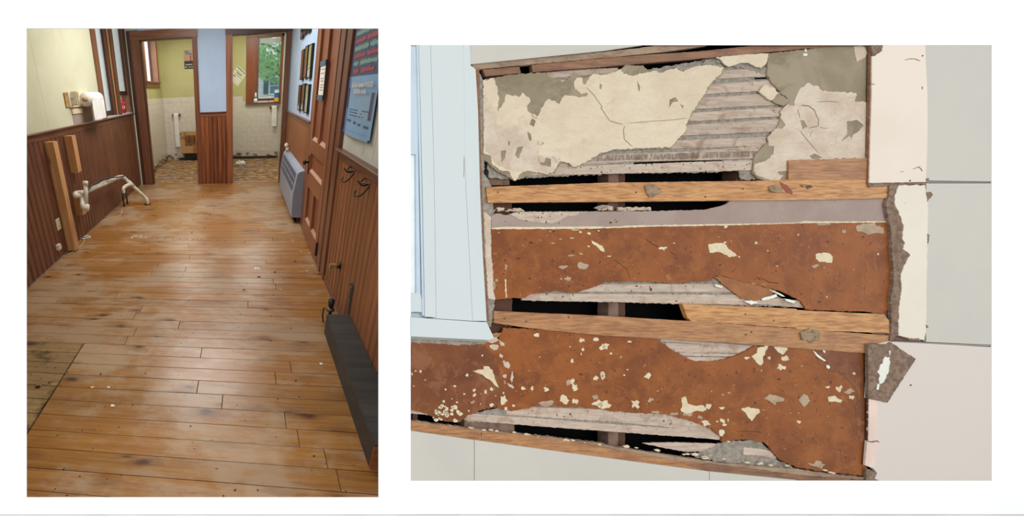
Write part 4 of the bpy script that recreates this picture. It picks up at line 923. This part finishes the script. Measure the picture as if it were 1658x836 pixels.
def dens(pts, k=3):
    out = []
    for a, b_ in zip(pts, pts[1:]):
        for j in range(k): out.append((a[0]+(b_[0]-a[0])*j/k, a[1]+(b_[1]-a[1])*j/k))
    return out+[pts[-1]]
hl = [jag(h, .4, 3, 9) for h in (fA([(700,440),(722,455),(712,490),(690,478)]), fA([(675,515),(695,530),(700,560),(690,572),(680,545)]), fA([(525,625),(555,622),(550,665),(530,690)]),
      fA([(605,650),(620,605),(650,600),(640,635),(625,670)]), fA([(740,690),(770,690),(780,660),(815,670),(810,720),(750,705)]), fA([(567,572),(577,572),(575,595),(567,595)]), fA([(570,495),(605,500),(582,506)]), fA([(738,575),(770,580),(760,590),(742,586)]))]
hl += [jag(h, .3, 3, 4) for h in (fB([(398,335),(430,322),(448,345),(415,350),(395,385)]), fB([(455,355),(478,372),(470,392)]), fB([(215,228),(232,262),(228,292),(220,280)]), fB([(5,245),(18,255),(12,278),(2,272)]))]
hl += [crack(dens(fA([(1005,262),(1050,310),(1100,380)])+fB([(8,380),(60,455),(98,468),(138,476)])), 1.3), crack(dens(fB([(146,484),(138,505),(142,560),(190,604)])), 1.5), crack(dens(fB([(150,470),(300,458),(395,452),(500,440)])), 1.0),
       crack(dens(fA([(690,700),(660,660),(640,690),(600,700)])), 1), crack(dens(fA([(535,480),(515,520),(520,560)])), .9), crack(dens(fA([(460,620),(490,590),(520,600)])), 1.2), crack(dens(fA([(440,700),(450,660),(436,655)])), .9)]
pg('paint_layer', jag(creamL, 1.0, 3.5, 5), wSK, .0025, M['cream'], ws, holes=hl)
pgs('lifted_flake', [jag(fA(p), .4, 3) for p in ([(700,418),(722,420),(735,440),(712,436)], [(432,280),(440,300),(430,320),(424,300)], [(735,568),(752,575),(765,590),(740,588)], [(820,655),(862,668),(860,690),(838,690),(835,672)], [(740,655),(762,662),(770,690),(745,690)])], wSK+.002, .003, M['cream2'], ws, 'stuff')
pg('paint_layer', jag(fA([(432,300),(500,420),(505,480),(550,500),(600,480),(660,500),(690,540),(740,600),(745,650),(840,660),(830,730),(780,752),(710,735),(640,740),(560,730),(500,700),(470,660),(440,620),(445,560),(430,440)]), 1.2, 4, 8), wSK+.0004, .002, M['cream2'], ws,
   holes=[jag(h, .4, 3, 9) for h in (fA([(675,515),(695,530),(700,560),(690,572),(680,545)]), fA([(525,625),(555,622),(550,665),(530,690)]), fA([(605,650),(620,605),(650,600),(640,635),(625,670)]), fA([(745,690),(770,690),(780,665),(810,672),(806,715),(752,705)]), fA([(567,572),(577,572),(575,595),(567,595)]))])
# grey curl at the top of the big sheet
pg('plaster_chip', jag(fB([(440,165),(500,150),(590,128),(605,108),(610,128),(690,140),(700,152),(600,136),(530,150),(470,175)]), .5, 4), wPL+.001, .005, M['mortar'], ws)
# --- upper plaster, right piece
pr = fB([(955,75),(950,150),(950,200),(975,240),(1010,280),(1060,325),(1075,345),(1045,375),(1025,430),(1020,460),(1000,500),(960,545),(960,570),(920,605),(880,650),(870,690),(865,750),(900,782),(960,800),(975,815),(1010,812),(1070,790)])+[(1405,258),(1409,200),(1409,74),(1370,73)]
pg('plaster_sheet', jag(pr, .8, 4, 12), wPL, .006, M['gray'], ws)
cr = fB([(1045,375),(1065,365),(1100,372)])+fC([(-5,322),(15,280),(65,240),(95,262),(110,255),(150,290),(200,290),(335,297),(340,310),(320,345),(400,350),(410,380),(398,665),(0,677)])+fB([(1070,682),(1070,738),(1010,740),(1000,750),(1040,765),(1000,808),(975,805),(965,790),(890,762),(872,740),(878,700),(940,682),(985,640),(990,600),(960,598),(950,550),(985,515),(1000,500),(1030,500),(1055,480),(1025,440),(1030,400)])
ch = [jag(h, .4, 3, 3) for h in (fC([(282,460),(340,450),(378,480),(350,515),(318,535),(305,560),(300,540),(250,572),(285,530)]), fC([(20,450),(42,455),(60,490),(32,502)]), fC([(70,655),(100,640),(145,665),(90,672)]))]
ch += [crack(dens(fC([(3,385),(14,420),(20,444)])), 1.3), crack(dens(fC([(12,505),(50,552),(90,600),(122,638)])), 1.2), crack(dens(fC([(20,366),(68,372),(98,395),(112,425),(124,455),(120,485),(66,497)])), 1.9), crack(dens(fC([(110,350),(180,345),(240,352)])), 1.1), crack(dens(fC([(92,505),(80,525),(78,550)])), 1), crack(dens(fC([(180,497),(150,497),(128,490)])), .9)]
pg('paint_layer', jag(cr, 1.0, 3.5, 15), wSK, .0025, M['cream2'], ws, holes=ch)
pg('paint_layer', jag(fB([(660,98),(720,88),(955,73),(950,110),(945,130),(915,158),(880,150),(850,130),(800,128),(770,140),(730,150),(700,130),(690,112)]), .8, 3.5, 6), wSK, .003, M['cream'], ws)
pg('paint_chip', jag(fB([(905,290),(930,255),(990,270),(1010,300),(970,342)]), .7, 3), wSK+.001, .004, M['cream'], ws)
pg('plaster_chip', jag(fB([(975,345),(1005,300),(1070,335),(1075,350),(1040,373)]), .6, 3), wPL+.001, .004, M['gray'], ws)
pg('paint_chip', jag(fC([(325,35),(370,29),(400,70),(385,100),(340,122),(330,85)]), .6, 3), wSK, .0025, M['cream2'], ws)
pg('paint_chip', jag(fC([(38,75),(60,75),(60,88),(38,88)]), .3, 3), wSK, .002, M['scuff'], ws); pg('paint_chip', jag(fC([(48,50),(56,50),(56,66),(48,66)]), .3, 3), wSK, .002, M['scuff'], ws)
pg('plaster_chip', jag(fB([(965,340),(1010,290),(1030,300),(995,342)]), .4, 3), wPL, .004, M['gray'], ws)
# edge strip of plaster by the window casing
pg('plaster_strip', jag([(776,118),(783,130),(786,200),(784,280),(795,300),(800,345),(799,400),(802,480),(796,530),(782,525),(776,300)], .9, 4, 3), wPL-.001, .006, M['mortar'], ws)
pg('plaster_strip', jag(fD([(430,150),(470,180),(472,400),(482,420),(495,648),(455,640),(440,420)]), .8, 4, 5), wPL, .003, M['cream2'], ws)
pg('wood_strip', [(770,112),(776,112),(780,290),(784,400),(792,520),(786,520),(776,400)], wFU, .01, M['furr3'], ws)
# --- middle bands
pg('paint_layer', jag(fD([(470,178),(500,160),(560,168),(660,150),(1115,148)])+[(1050,342),(1140,340),(1160,336),(1176,331),(1186,322),(1436,319),(1443,359),(1290,363),(970,369),(797,372)], .5, 5, 2), wPL, .005, M['purple'], ws)
pg('lath', jag(fD([(570,160),(640,150),(980,150),(950,172),(900,178),(870,190),(865,200),(820,216),(720,210),(660,200),(620,188)]), .7, 4, 7), wPL+.0012, .002, M['lath2'], ws)
pgs('plaster_crumbs', [jag(p, .8, 3, 3) for p in (fD([(480,148),(510,125),(545,128),(550,146)]), fD([(555,148),(570,132),(640,130),(660,148)]), fD([(1055,128),(1090,115),(1140,122),(1110,142)]), fE([(-20,125),(20,112),(78,118),(75,142),(0,145)]), fE([(105,125),(290,124),(293,140),(105,146)]), fE([(640,130),(660,122),(720,120),(740,105),(745,125),(650,136)]))], wPL-.001, .005, M['lath2'], ws, 'stuff')
pg('paint_edge', jag(fD([(475,241),(540,235),(760,236),(1000,233),(1115,232)])+fE([(10,238),(150,229),(500,222),(700,219),(950,216)])+fF([(-10,212),(60,205),(240,205),(530,203),(532,210),(240,213),(60,214)])+fE([(700,228),(300,234),(0,245)])+fD([(1000,246),(760,248),(475,248)]), .4, 4), wSK+.0004, .002, M['kchip'], ws)
b1 = fD([(473,247),(760,246),(1115,243)])+fE([(300,234),(700,225),(1115,215)])+fF([(60,212),(530,208),(536,260),(540,330),(552,420),(548,520),(530,640),(510,690),(490,722),(400,715),(200,708),(50,702),(30,660),(0,640)])+fE([(1060,615),(1000,590),(955,583),(850,552),(690,512),(640,512),(640,538),(520,546),(440,552),(300,547),(180,542),(40,545)])+fD([(1090,560),(1000,592),(940,605),(850,598),(760,605),(700,612),(660,636),(560,640),(500,648),(488,600),(484,500),(476,400)])
pg('varnish_layer', jag(b1, .7, 4, 21), wSK, .004, M['brown'], ws, holes=[crack(dens(fE([(255,300),(300,330),(340,352)])), .9), crack(dens(fE([(395,375),(440,398)])), .8), crack(dens(fE([(905,520),(960,548),(1020,553)])), .9), crack(dens(fE([(80,420),(120,445),(160,480),(178,540)])), .7)])
pg('varnish_layer', jag(fE([(640,512),(700,515),(850,552),(955,583),(1000,595),(965,625),(930,642),(880,655),(810,643),(750,600),(690,550)]), .7, 4, 2), wSK-.001, .004, M['tan'], ws)
pgs('plaster_crumbs', [jag(p, .5, 2.5, 3) for p in (fE([(920,640),(960,628),(1000,615),(1005,630),(960,645),(925,652)]), fE([(960,590),(1010,605),(1050,630),(1030,625)]), fE([(820,655),(860,650),(895,662),(860,675)]), fE([(1050,640),(1110,655),(1100,668),(1060,655)]), fE([(655,560),(700,572),(690,580),(660,572)]))], wSK+.001, .003, M['scuff'], ws, 'stuff')
pg('varnish_layer', jag([(1402,380),(1420,420),(1446,420),(1446,500),(1434,506),(1400,480)], 2, 5, 2), wSK+.0002, .001, M['brown'], ws)
b2 = [(665,545),(780,548),(796,556),(806,552),(812,540)]+fD([(540,805),(700,812)])+[(970,541),(1060,546)]+fH([(330,30),(350,50),(400,85),(460,120),(500,142),(540,156),(640,158),(720,145),(800,115),(880,72)])+[(1290,562),(1405,572),(1403,769),(1400,771)]+fI([(160,783),(0,757)])+fH([(1020,715),(990,680),(965,650),(935,618),(830,598),(770,602),(690,612),(695,590),(660,562),(600,522),(560,510),(480,482),(380,458),(220,450),(80,440),(0,428)])+fG([(1000,418),(830,412),(710,412),(680,425),(580,438),(520,425),(480,417),(430,430),(380,442),(340,462),(300,498),(270,505),(230,485),(195,495),(160,480),(130,455),(60,440),(20,436)])
pg('varnish_layer', jag(b2, .8, 4, 31), wSK, .004, M['brown'], ws, holes=[crack(dens(fH([(770,555),(880,553),(920,562)])), .7)])
pg('varnish_layer', jag([(666,556)]+fG([(200,64),(440,70),(500,140),(520,230),(540,310),(600,340),(520,400),(430,430),(340,462),(270,503),(195,493),(60,438),(20,434)]), 1.2, 5, 33), wSK+.0003, .001, M['brown2'], ws)
pg('plaster_strip', jag([(665,547),(790,551),(786,557),(740,559),(700,556),(665,555)], 1.0, 3, 5), wSK+.0006, .002, M['mortar'], ws)
pg('varnish_layer', jag(fI([(95,93),(395,116),(392,765),(345,560),(330,420),(350,350),(318,290),(240,220),(180,195),(160,160),(120,135)]), .8, 4, 35), wSK+.0004, .001, M['brown2'], ws)
pgs('plaster_crumbs', [jag(p, .4, 2.5, 4) for p in (fI([(92,95),(125,125),(165,155),(155,158),(118,132)]), fI([(170,178),(186,185),(185,200),(172,196)]), fI([(148,95),(162,100),(158,112)]))], wSK+.0016, .002, M['scuff'], ws, 'stuff')
# scar of broken plaster under the sill corner
pgs('plaster_crumbs', [jag(p, .6, 2.5, 4) for p in (fG([(440,50),(470,30),(500,20),(515,40),(480,55)]), fG([(460,68),(490,62),(515,70),(505,92),(485,95),(470,85)]), fG([(515,40),(545,55),(548,75),(525,70)]), fG([(520,115),(540,125),(535,140),(520,135)]), fG([(535,150),(550,155),(550,170),(538,168)]), fG([(540,170),(565,160),(580,180),(570,200),(550,190)]), fG([(538,235),(560,232),(555,255),(540,250)]), fG([(560,280),(590,290),(600,310),(575,303)]), fG([(590,215),(598,245),(588,285),(580,260)]), fG([(545,262),(555,280),(548,290)]))], wSK+.0012, .003, M['cream2'], ws, 'stuff')
pg('plaster_strip', jag(fG([(440,0),(530,0),(520,20),(470,45),(440,60)]), 1, 3), wPL, .004, M['furr2'], ws)
# --- furring boards over everything
def board(poly, mat, w=wFU, t=.011, amp=.25, seed=1, lab=None):
    o = pg('furring_board', jag(poly, amp, 7, seed), w, t, M[mat], ws); return o
board([(787,303),(980,296),(1220,293),(1290,290.5),(1405,290.5),(1409,297),(1440,298),(1437,321),(1290,324),(970,327),(790,328.5)], 'furr')
board([(1277,260),(1405,256),(1405,290),(1277,291)], 'furr2', wFU+.001)
board(fE([(470,670),(1115,698)])+fF([(0,705),(330,722),(490,728),(520,762),(523,836),(0,814)])+fE([(1115,806),(520,768),(500,750)]), 'furr', wFU+.0006)
board([(800,504),(980,512),(1119,520.5),(1290,532.5),(1439,543.5),(1438,556),(1406,557),(1404,572.5),(1290,564),(1182,555.5),(970,543),(860,532),(800,523)], 'furr2')
# header boards at top
board(fA([(425,168),(630,150),(640,185),(440,205)]), 'furr3', wFU-.003)
board(fA([(700,140),(1115,100)])+fB([(600,60),(900,28),(1390,28)])+fC([(270,29),(0,52)])+fB([(700,92),(360,122),(0,152)])+fA([(705,180)]), 'furr3', wFU-.003)
board(fA([(365,138),(1115,66)])+fB([(240,42),(330,30),(620,28),(500,48),(330,70),(0,104)])+fA([(1115,98),(366,168)]), 'dusty', wFU-.001)
# bottom ledge boards
board(fG([(20,500),(200,520),(415,552),(415,606),(20,550)]), 'furr2', wFU)
board(fG([(415,552),(700,580),(1115,640)])+fH([(0,642),(400,712),(700,752),(1115,800)])+fI([(0,800),(380,832)])+[(1290,779)]+fH([(1115,836),(860,800),(620,780),(0,700)])+fG([(700,645),(415,606)]), 'furr2', wFU, amp=.7)
pg('dust_ledge', jag(fG([(20,496),(200,515),(415,545),(700,575),(1115,625)])+fH([(0,628),(400,690),(700,735),(1115,768)])+fI([(160,790),(390,815),(390,830),(0,803)])+fH([(1115,803),(700,757),(400,716),(0,646)])+fG([(700,584),(415,556),(20,504)]), .8, 4, 3), wFU-.002, .012, M['dusty'], ws)
board(fH([(480,745),(620,735),(800,760),(1115,800)])+fI([(0,800),(380,832)])+fH([(1115,836),(860,800),(620,780)]), 'furr3', wFU+.0008, .003, .5)
rc_ = random.Random(4); crumbs = []
for i in range(44):
    t = rc_.random(); x = 690+t*690; y = 686+(x-690)*.118+rc_.uniform(-2.5, 3); s = rc_.uniform(.8, 3.0) if i % 4 else rc_.uniform(2.5, 4.5)
    crumbs.append([(x+s*1.5*math.cos(a)*rc_.uniform(.6, 1.2), y+s*.55*math.sin(a)*rc_.uniform(.6, 1.2)) for a in (0, 1.2, 2.4, 3.6, 5.0)])
pgs('plaster_crumbs', crumbs, wFU-.0005, .003, M['kchip'], ws, 'stuff')
# mortar lumps and knots on the boards
for p in (fE([(262,0),(320,-2),(350,25),(345,45),(320,58),(290,66),(272,45)]), fE([(960,8),(1000,-4),(1042,25),(1010,38),(970,35)]), fF([(30,-4),(60,-6),(50,8),(35,6)]), fI([(25,0),(70,-28),(130,-10),(130,35),(90,48),(30,36)])):
    pg('mortar_lump', jag(p, .9, 2.5, 3), wFU+.004, .005, M['lump'], ws)
pg('knot', jag(fE([(1020,-20),(1060,0),(1090,30),(1092,52),(1060,42),(1035,15)]), .5, 3), wFU+.0008, .002, plain('red_knot', sr(134,62,38), rough=.5), ws)
pg('knot', jag(fF([(38,-2),(80,0),(92,12),(60,22)]), .4, 3), wFU+.0008, .002, plain('dark_knot', sr(86,46,24), rough=.5), ws)
def screw(pts, r=1.2, mat='screw', w=wFU+.0012):
    for x, y in pts: pg('screw', [(x+r*math.cos(a*.785), y+r*math.sin(a*.785)) for a in range(8)], w, .002, M[mat], ws)
screw(fE([(813,20),(601,66),(826,728),(987,764),(862,830),(210,40)])+fD([(510,40),(670,770),(555,792),(910,745),(548,752)])+fH([(830,8)]), 1.3)
screw(fE([(67,211)]), 3.2, 'gchip', wPL+.0008); screw(fE([(67,211)]), 1.9, 'studd', wPL+.0016)
# --- paint chips on the varnish bands
CH = []
def chips(fx, lst):
    for it in lst: CH.append((fx, it))
chips(fD, [(515,268,14,14,'g'),(945,252,52,20,'g'),(925,397,60,12,'g'),(980,388,24,18,'g'),(875,462,72,22,'g'),(985,455,62,40,'g'),(905,527,40,30,'g'),(555,465,16,40,'g'),(862,305,22,10,'g'),(818,327,26,8,'g'),(925,298,30,10,'g'),(1022,346,22,10,'k'),(975,265,16,12,'k'),(1025,272,24,14,'k'),(1080,258,14,12,'k'),(866,530,12,18,'g'),(805,262,8,8,'k'),(490,560,14,50,'g'),(505,535,18,22,'g')])
chips(fE, [(15,362,38,20,'k'),(60,402,30,10,'k'),(360,356,48,26,'k'),(885,325,18,18,'k'),(1005,457,12,10,'k'),(715,235,28,24,'k'),(425,328,12,8,'k'),(952,371,8,10,'k'),(712,324,18,10,'k'),(792,405,12,10,'k'),(675,293,8,8,'k'),(870,556,24,6,'g'),(930,560,60,26,'t'),(390,520,50,60,'t')])
chips(fF, [(265,262,30,24,'g'),(105,457,42,22,'g'),(155,465,14,12,'g'),(170,630,12,16,'k'),(460,390,10,14,'k'),(50,208,48,14,'k'),(150,220,130,14,'g'),(320,475,16,8,'g'),(8,280,20,14,'g')])
chips(fG, [(75,215,14,18,'k'),(45,212,14,16,'k'),(25,228,10,20,'k'),(335,236,18,20,'k'),(375,319,22,20,'k'),(375,348,25,20,'k'),(320,343,14,20,'k'),(440,330,18,26,'k'),(475,317,22,26,'k'),(365,390,36,20,'g'),(540,378,44,60,'k'),(472,405,30,24,'k'),(600,408,18,14,'k'),(655,312,25,25,'k'),(702,312,20,34,'k'),(785,315,36,28,'k'),(730,8,36,28,'k'),(985,38,36,26,'k'),(1065,35,34,28,'k'),(1102,78,38,36,'k'),(988,92,16,20,'k'),(930,158,18,28,'k'),(917,76,12,10,'k'),(903,278,30,36,'g'),(930,272,30,40,'k'),(940,305,42,44,'k'),(1062,255,28,32,'k'),(1100,240,28,44,'k'),(788,395,84,38,'g'),(885,378,60,60,'k'),(945,385,36,34,'k'),(1060,360,44,36,'g'),(1085,398,84,50,'k'),(422,125,12,14,'k'),(745,135,7,8,'k'),(412,398,8,8,'k'),(214,318,12,14,'k'),(250,370,16,12,'k'),(280,390,18,12,'k'),(202,385,18,20,'k'),(265,297,18,14,'k'),(540,335,10,24,'k'),(495,353,12,8,'k'),(412,342,14,4,'k'),(685,212,8,10,'g'),(35,298,8,8,'k'),(99,264,8,8,'k'),(980,118,8,20,'k'),(555,425,22,20,'k'),(345,438,12,12,'k')])
chips(fH, [(33,75,58,36,'k'),(170,47,30,16,'k'),(20,240,28,42,'k'),(273,240,36,48,'k'),(143,235,13,11,'k'),(160,205,12,8,'k'),(205,400,54,48,'k'),(290,376,40,26,'g'),(330,325,18,10,'g'),(30,405,76,52,'k'),(622,412,40,36,'k'),(693,423,38,18,'k'),(500,458,62,26,'g'),(432,456,66,24,'g'),(320,445,84,22,'g'),(605,510,70,32,'k'),(570,473,34,24,'g'),(697,495,26,32,'k'),(712,517,36,14,'k'),(728,490,12,18,'k'),(665,498,12,12,'k'),(690,562,46,34,'k'),(835,140,30,16,'k'),(960,140,24,20,'k'),(1056,140,50,38,'k'),(1025,190,52,46,'k'),(735,337,24,12,'g'),(635,327,12,10,'g'),(698,348,10,8,'k'),(122,133,14,14,'g'),(67,115,12,16,'k'),(917,210,8,8,'k'),(1008,438,8,8,'g'),(930,433,26,6,'g'),(1080,450,8,12,'g'),(730,612,30,10,'k')])
chips(fI, [(240,318,38,52,'k'),(310,360,34,26,'k'),(297,326,54,34,'g'),(175,305,30,16,'k'),(323,228,28,16,'k'),(10,450,18,10,'g'),(15,500,34,18,'k'),(115,742,104,40,'g'),(132,752,14,12,'k'),(180,468,14,6,'g'),(30,186,12,12,'g'),(178,188,18,24,'g')])
small = {'k': [], 'g': [], 't': []}
mt_ = {'k': 'kchip', 'g': 'gchip', 't': 'tan'}
for i, (fx, (x, y, w, h, k)) in enumerate(CH):
    rz = random.Random(i*7+1); n = 11 if w*h > 300 else 7
    poly = []
    for j in range(n):
        a = 2*math.pi*(j+rz.uniform(-.3, .3))/n; r_ = rz.uniform(.42, 1.22); poly.append((x+w*.5*r_*math.cos(a), y+h*.5*r_*math.sin(a)))
    poly = jag(fx(poly), .5, 2.5, i) if w*h > 300 else fx(poly)
    if max(w, h) >= 30: pg('paint_chip', poly, wSK+.0008, .0016, M[mt_[k]], ws)
    else: small[k].append(poly)
for k in small:
    if small[k]: pgs('paint_speck', small[k], wSK+.0008, .0016, M[mt_[k]], ws, 'stuff')
for k, p in (('k', fE([(614,335),(640,330),(690,325),(715,335),(730,360),(770,385),(780,400),(735,408),(720,395),(675,378),(625,382)])), ('k', fD([(1035,308),(1055,322),(1100,345),(1112,378),(1095,372),(1060,340),(1040,328)])), ('k', fD([(548,530),(556,532),(560,634),(553,632)])),
             ('g', fF([(332,235),(370,220),(440,212),(450,230),(490,238),(492,272),(440,270),(400,278),(360,262),(340,258)])), ('k', fF([(108,390),(130,383),(180,382),(205,402),(200,440),(170,436),(125,430),(108,415)])),
             ('k', fG([(366,215),(400,205),(428,205),(430,183),(460,190),(480,210),(490,245),(500,275),(516,312),(490,290),(465,262),(440,250),(420,232),(385,222)])),
             ('k', fH([(465,365),(490,358),(500,395),(540,410),(585,405),(608,430),(580,442),(555,435),(520,448),(490,455),(460,435),(470,410)])), ('k', fH([(800,425),(840,417),(905,430),(908,448),(885,465),(865,495),(845,480),(828,450)])),
             ('g', fH([(932,370),(960,345),(1000,350),(1045,368),(1040,385),(1000,388),(995,405),(965,385)])), ('k', fH([(860,130),(890,110),(895,80),(960,70),(940,95),(938,120),(925,130),(925,165),(910,182),(885,160)])), ('k', fH([(980,72),(1060,80),(1062,92),(1040,120),(1010,108),(1000,92)])),
             ('k', fI([(175,360),(215,350),(230,368),(258,378),(250,392),(215,385),(182,388)])), ('g', fI([(8,375),(40,342),(60,350),(78,380),(60,400),(40,418),(28,398)]))):
    pg('paint_chip', jag(p, .6, 2.5, 3), wSK+.0009, .0017, M[mt_[k]], ws)
# flaky cluster low left
rz = random.Random(77); cl = []
for i in range(34):
    x, y = rz.uniform(140, 305), 0; y = rz.uniform(405, 495)
    if y < 400+.0*x or (x > 270 and y < 440): continue
    w = rz.uniform(10, 36); cl.append(fG([(x+w*.5*math.cos(a)*rz.uniform(.5, 1.2), y+w*.42*math.sin(a)*rz.uniform(.5, 1.2)) for a in (0, .9, 1.8, 2.7, 3.6, 4.5, 5.4)]))
pgs('paint_speck', cl, wSK+.0009, .0017, M['kchip'], ws, 'stuff')
# --- siding panels and strips
def panel(poly, mat, w=0, t=.006, name='siding_panel', amp=0, seed=0, par=ws):
    return pg(name, jag(poly, amp, 5, seed) if amp else poly, w, t, M[mat], par)
panel([(762,73),(1042,73),(1000,79),(980,82),(762,104)], 'side')
panel([(665,698),(767.5,713),(767.5,779),(665,779)], 'side')
panel([(768.5,713),(970,740.5),(1148,764),(1148,779),(768.5,779)], 'side')
panel([(1149,764),(1290,778),(1292,779),(1149,779)], 'side')
panel([(1498,73),(1606,73),(1606,294),(1506,292.5),(1499,290)], 'side', -.0006)
panel([(1500,297),(1606,297),(1606,558.5),(1500,554),(1497,470)], 'side', -.0006)
panel(fI([(530,48),(1101,78)])+[(1606,779),(1424,779)]+fI([(440,820),(455,790),(430,760),(390,735),(400,610),(408,605),(408,370)])+[(1404,645),(1410,560),(1440,553)], 'sidep', -.0003)
panel([(1498,293.5),(1606,294.8),(1606,296.2),(1498,296)], 'groove', -.003, .003, 'panel_joint')
panel([(1446,553),(1606,558.8),(1606,561.2),(1446,555.5)], 'groove', -.003, .003, 'panel_joint')
panel(fC([(425,28),(725,28),(730,150),(738,300),(738,560),(730,800),(410,806),(415,600),(424,300)]), 'sidel', .001, .006, 'painted_strip', .2)
panel(fC([(422,28),(486,28),(482,60),(440,90),(425,90)]), 'fibre', .0014, .003, 'torn_fibreboard', .5)
panel(fC([(400,806),(726,800),(736,806),(720,812),(410,830)]), 'fibre', -.001, .005, 'torn_fibreboard', .6)
panel(fF([(525,0),(580,0),(555,60),(575,150),(605,240),(600,310),(615,350),(650,392),(620,430),(590,500),(592,600),(575,700),(580,836)])+[(1440,556),(1443,540)]+fF([(535,750),(530,640),(545,560),(548,480),(540,380),(535,280),(520,190),(505,120),(520,50)]), 'fibre', -.0008, .007, 'torn_fibreboard', 1.0, 4)
panel(fF([(580,0),(722,0),(740,100),(738,300),(732,600),(730,836)])+fI([(725,0),(720,38),(660,32),(575,12)])+fF([(575,790),(578,700),(592,600),(588,500),(622,425),(642,395),(600,360),(612,330),(595,300),(605,235),(580,160),(552,100),(555,60)]), 'sidel2', .0006, .006, 'painted_strip', .8, 9)
pgs('fibre_crumbs', [jag(p, .5, 2.5, 6) for p in (fC([(725,785),(745,778),(750,795),(730,800)]), fF([(730,40),(755,38),(770,55),(745,80),(738,95)]), fF([(738,275),(748,280),(745,325),(738,330)]), fF([(727,785),(745,800),(735,806)]), fI([(600,26),(660,30),(690,26),(688,40),(640,38)]))], .001, .002, M['fibre'], ws, 'stuff')
panel(fI([(402,62),(515,60),(530,50),(672,145),(512,392),(405,368)]), 'fibre', .0025, .006, 'torn_fibreboard', .5, 3)
panel(fI([(488,150),(500,132),(528,138),(525,175),(522,210),(505,245),(490,278),(468,285),(462,260),(470,240),(455,220),(475,175),(488,160)]), 'scuff', .0032, .001, 'torn_paint_skin', 1.2, 3)
panel(fI([(455,285),(468,288),(462,320),(452,318)]), 'scuff', .0032, .001, 'torn_paint_skin', .5, 3); panel(fI([(522,98),(530,98),(526,125)]), 'scuff', .0032, .001, 'torn_paint_skin', .3, 3)
panel(fI([(408,370),(455,380),(455,608),(405,608)]), 'pinkish', .0006, .004, 'painted_strip', .3, 3); panel(fI([(398,612),(468,612),(432,762),(385,745)]), 'pinkish', .0006, .004, 'painted_strip', .3, 3)
panel(fI([(392,760),(430,778),(462,800),(462,830),(392,832)]), 'fibre', -.001, .006, 'torn_fibreboard', .7, 3)
panel(fI([(402,370),(408,370),(405,606),(400,606)]), 'studd', -.001, .004, 'panel_edge', .2); panel(fC([(415,30),(422,30),(422,300),(413,600),(408,806),(400,806),(408,500)]), 'furr3', -.001, .005, 'panel_edge', .2)
crk = crack(dens(fI([(400,610),(430,614),(455,606),(466,618)]), 3), 1.2); panel(crk, 'studd', .0009, .001, 'hairline_crack')
panel(fI([(640,290),(648,289),(650,295),(642,297)]), 'studd', .0006, .001, 'nick')
for fx, pts in ((fC, [(610,112),(640,104),(670,106),(698,116)]), (fC, [(705,262),(712,268),(708,278)]), (fC, [(688,716),(700,724),(710,740)]), (fC, [(586,742),(606,742)]), (fC, [(424,246),(442,250)]), (fC, [(655,728),(700,712)])):
    panel(crack(dens(fx(pts), 3), .7), 'studl', .0018, .001, 'nick')
panel(fC([(637,790),(645,790),(645,797),(637,797)]), 'black', .0018, .001, 'nick'); panel(fC([(708,85),(715,85),(715,91),(708,91)]), 'studd', .0018, .001, 'nick')
# --- window casing on the left of the stripped wall
w5 = empty('window_4', Q(720, 300, 0), 'edge of a white window frame with pale blue casing beside the stripped wall', kind='structure')
def cs(poly, mat, w=0, t=.02, nm='casing_board'): return pg(nm, poly, w, t, M[mat], w5)
cs(rect(664,72,700,516), 'casing2', -.0145, .003, 'backing')
cs(rect(664,245,676,478), 'bwhite', -.011, .003, 'pane')
cs([(665,73),(675,73),(678,300),(681,475),(674,475),(673,250),(665,250)], 'casing2', -.004, .01, 'sash_stile')
cs([(665,475),(681,475),(686,506),(665,506)], 'casing', -.004, .01, 'sash_rail')
cs([(674.5,73),(678,73),(683,300),(687,511),(684,511),(680,300)], 'casing2', -.001, .01)
cs([(678.5,73),(697,73),(703,300),(706,516),(688,514),(684,300)], 'casing')
cs([(697.5,73),(750,73),(752,104),(754,300),(765,520),(706.5,516),(703.5,300)], 'casing', .0004)
cs([(750.5,73),(761.5,73),(762,106),(770,112),(774,180),(777,300),(781,400),(788,520),(765.5,520),(754.5,300)], 'casing', .0008)
cs([(665,514),(765,521),(788,522),(800,548),(792,551),(665,545)], 'casing', .003, .02, 'sill')
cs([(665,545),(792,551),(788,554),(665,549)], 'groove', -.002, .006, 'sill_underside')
panel(crack(dens(fA([(320,655),(320,720),(318,775)]), 3), .7), 'groove', .0014, .001, 'nick')
panel(crack(dens(fD([(18,719),(78,719)]), 3), 1.0), 'iron', -.001, .001, 'nick'); panel(crack(dens(fD([(92,744),(158,748)]), 3), 1.0), 'iron', .001, .001, 'nick')
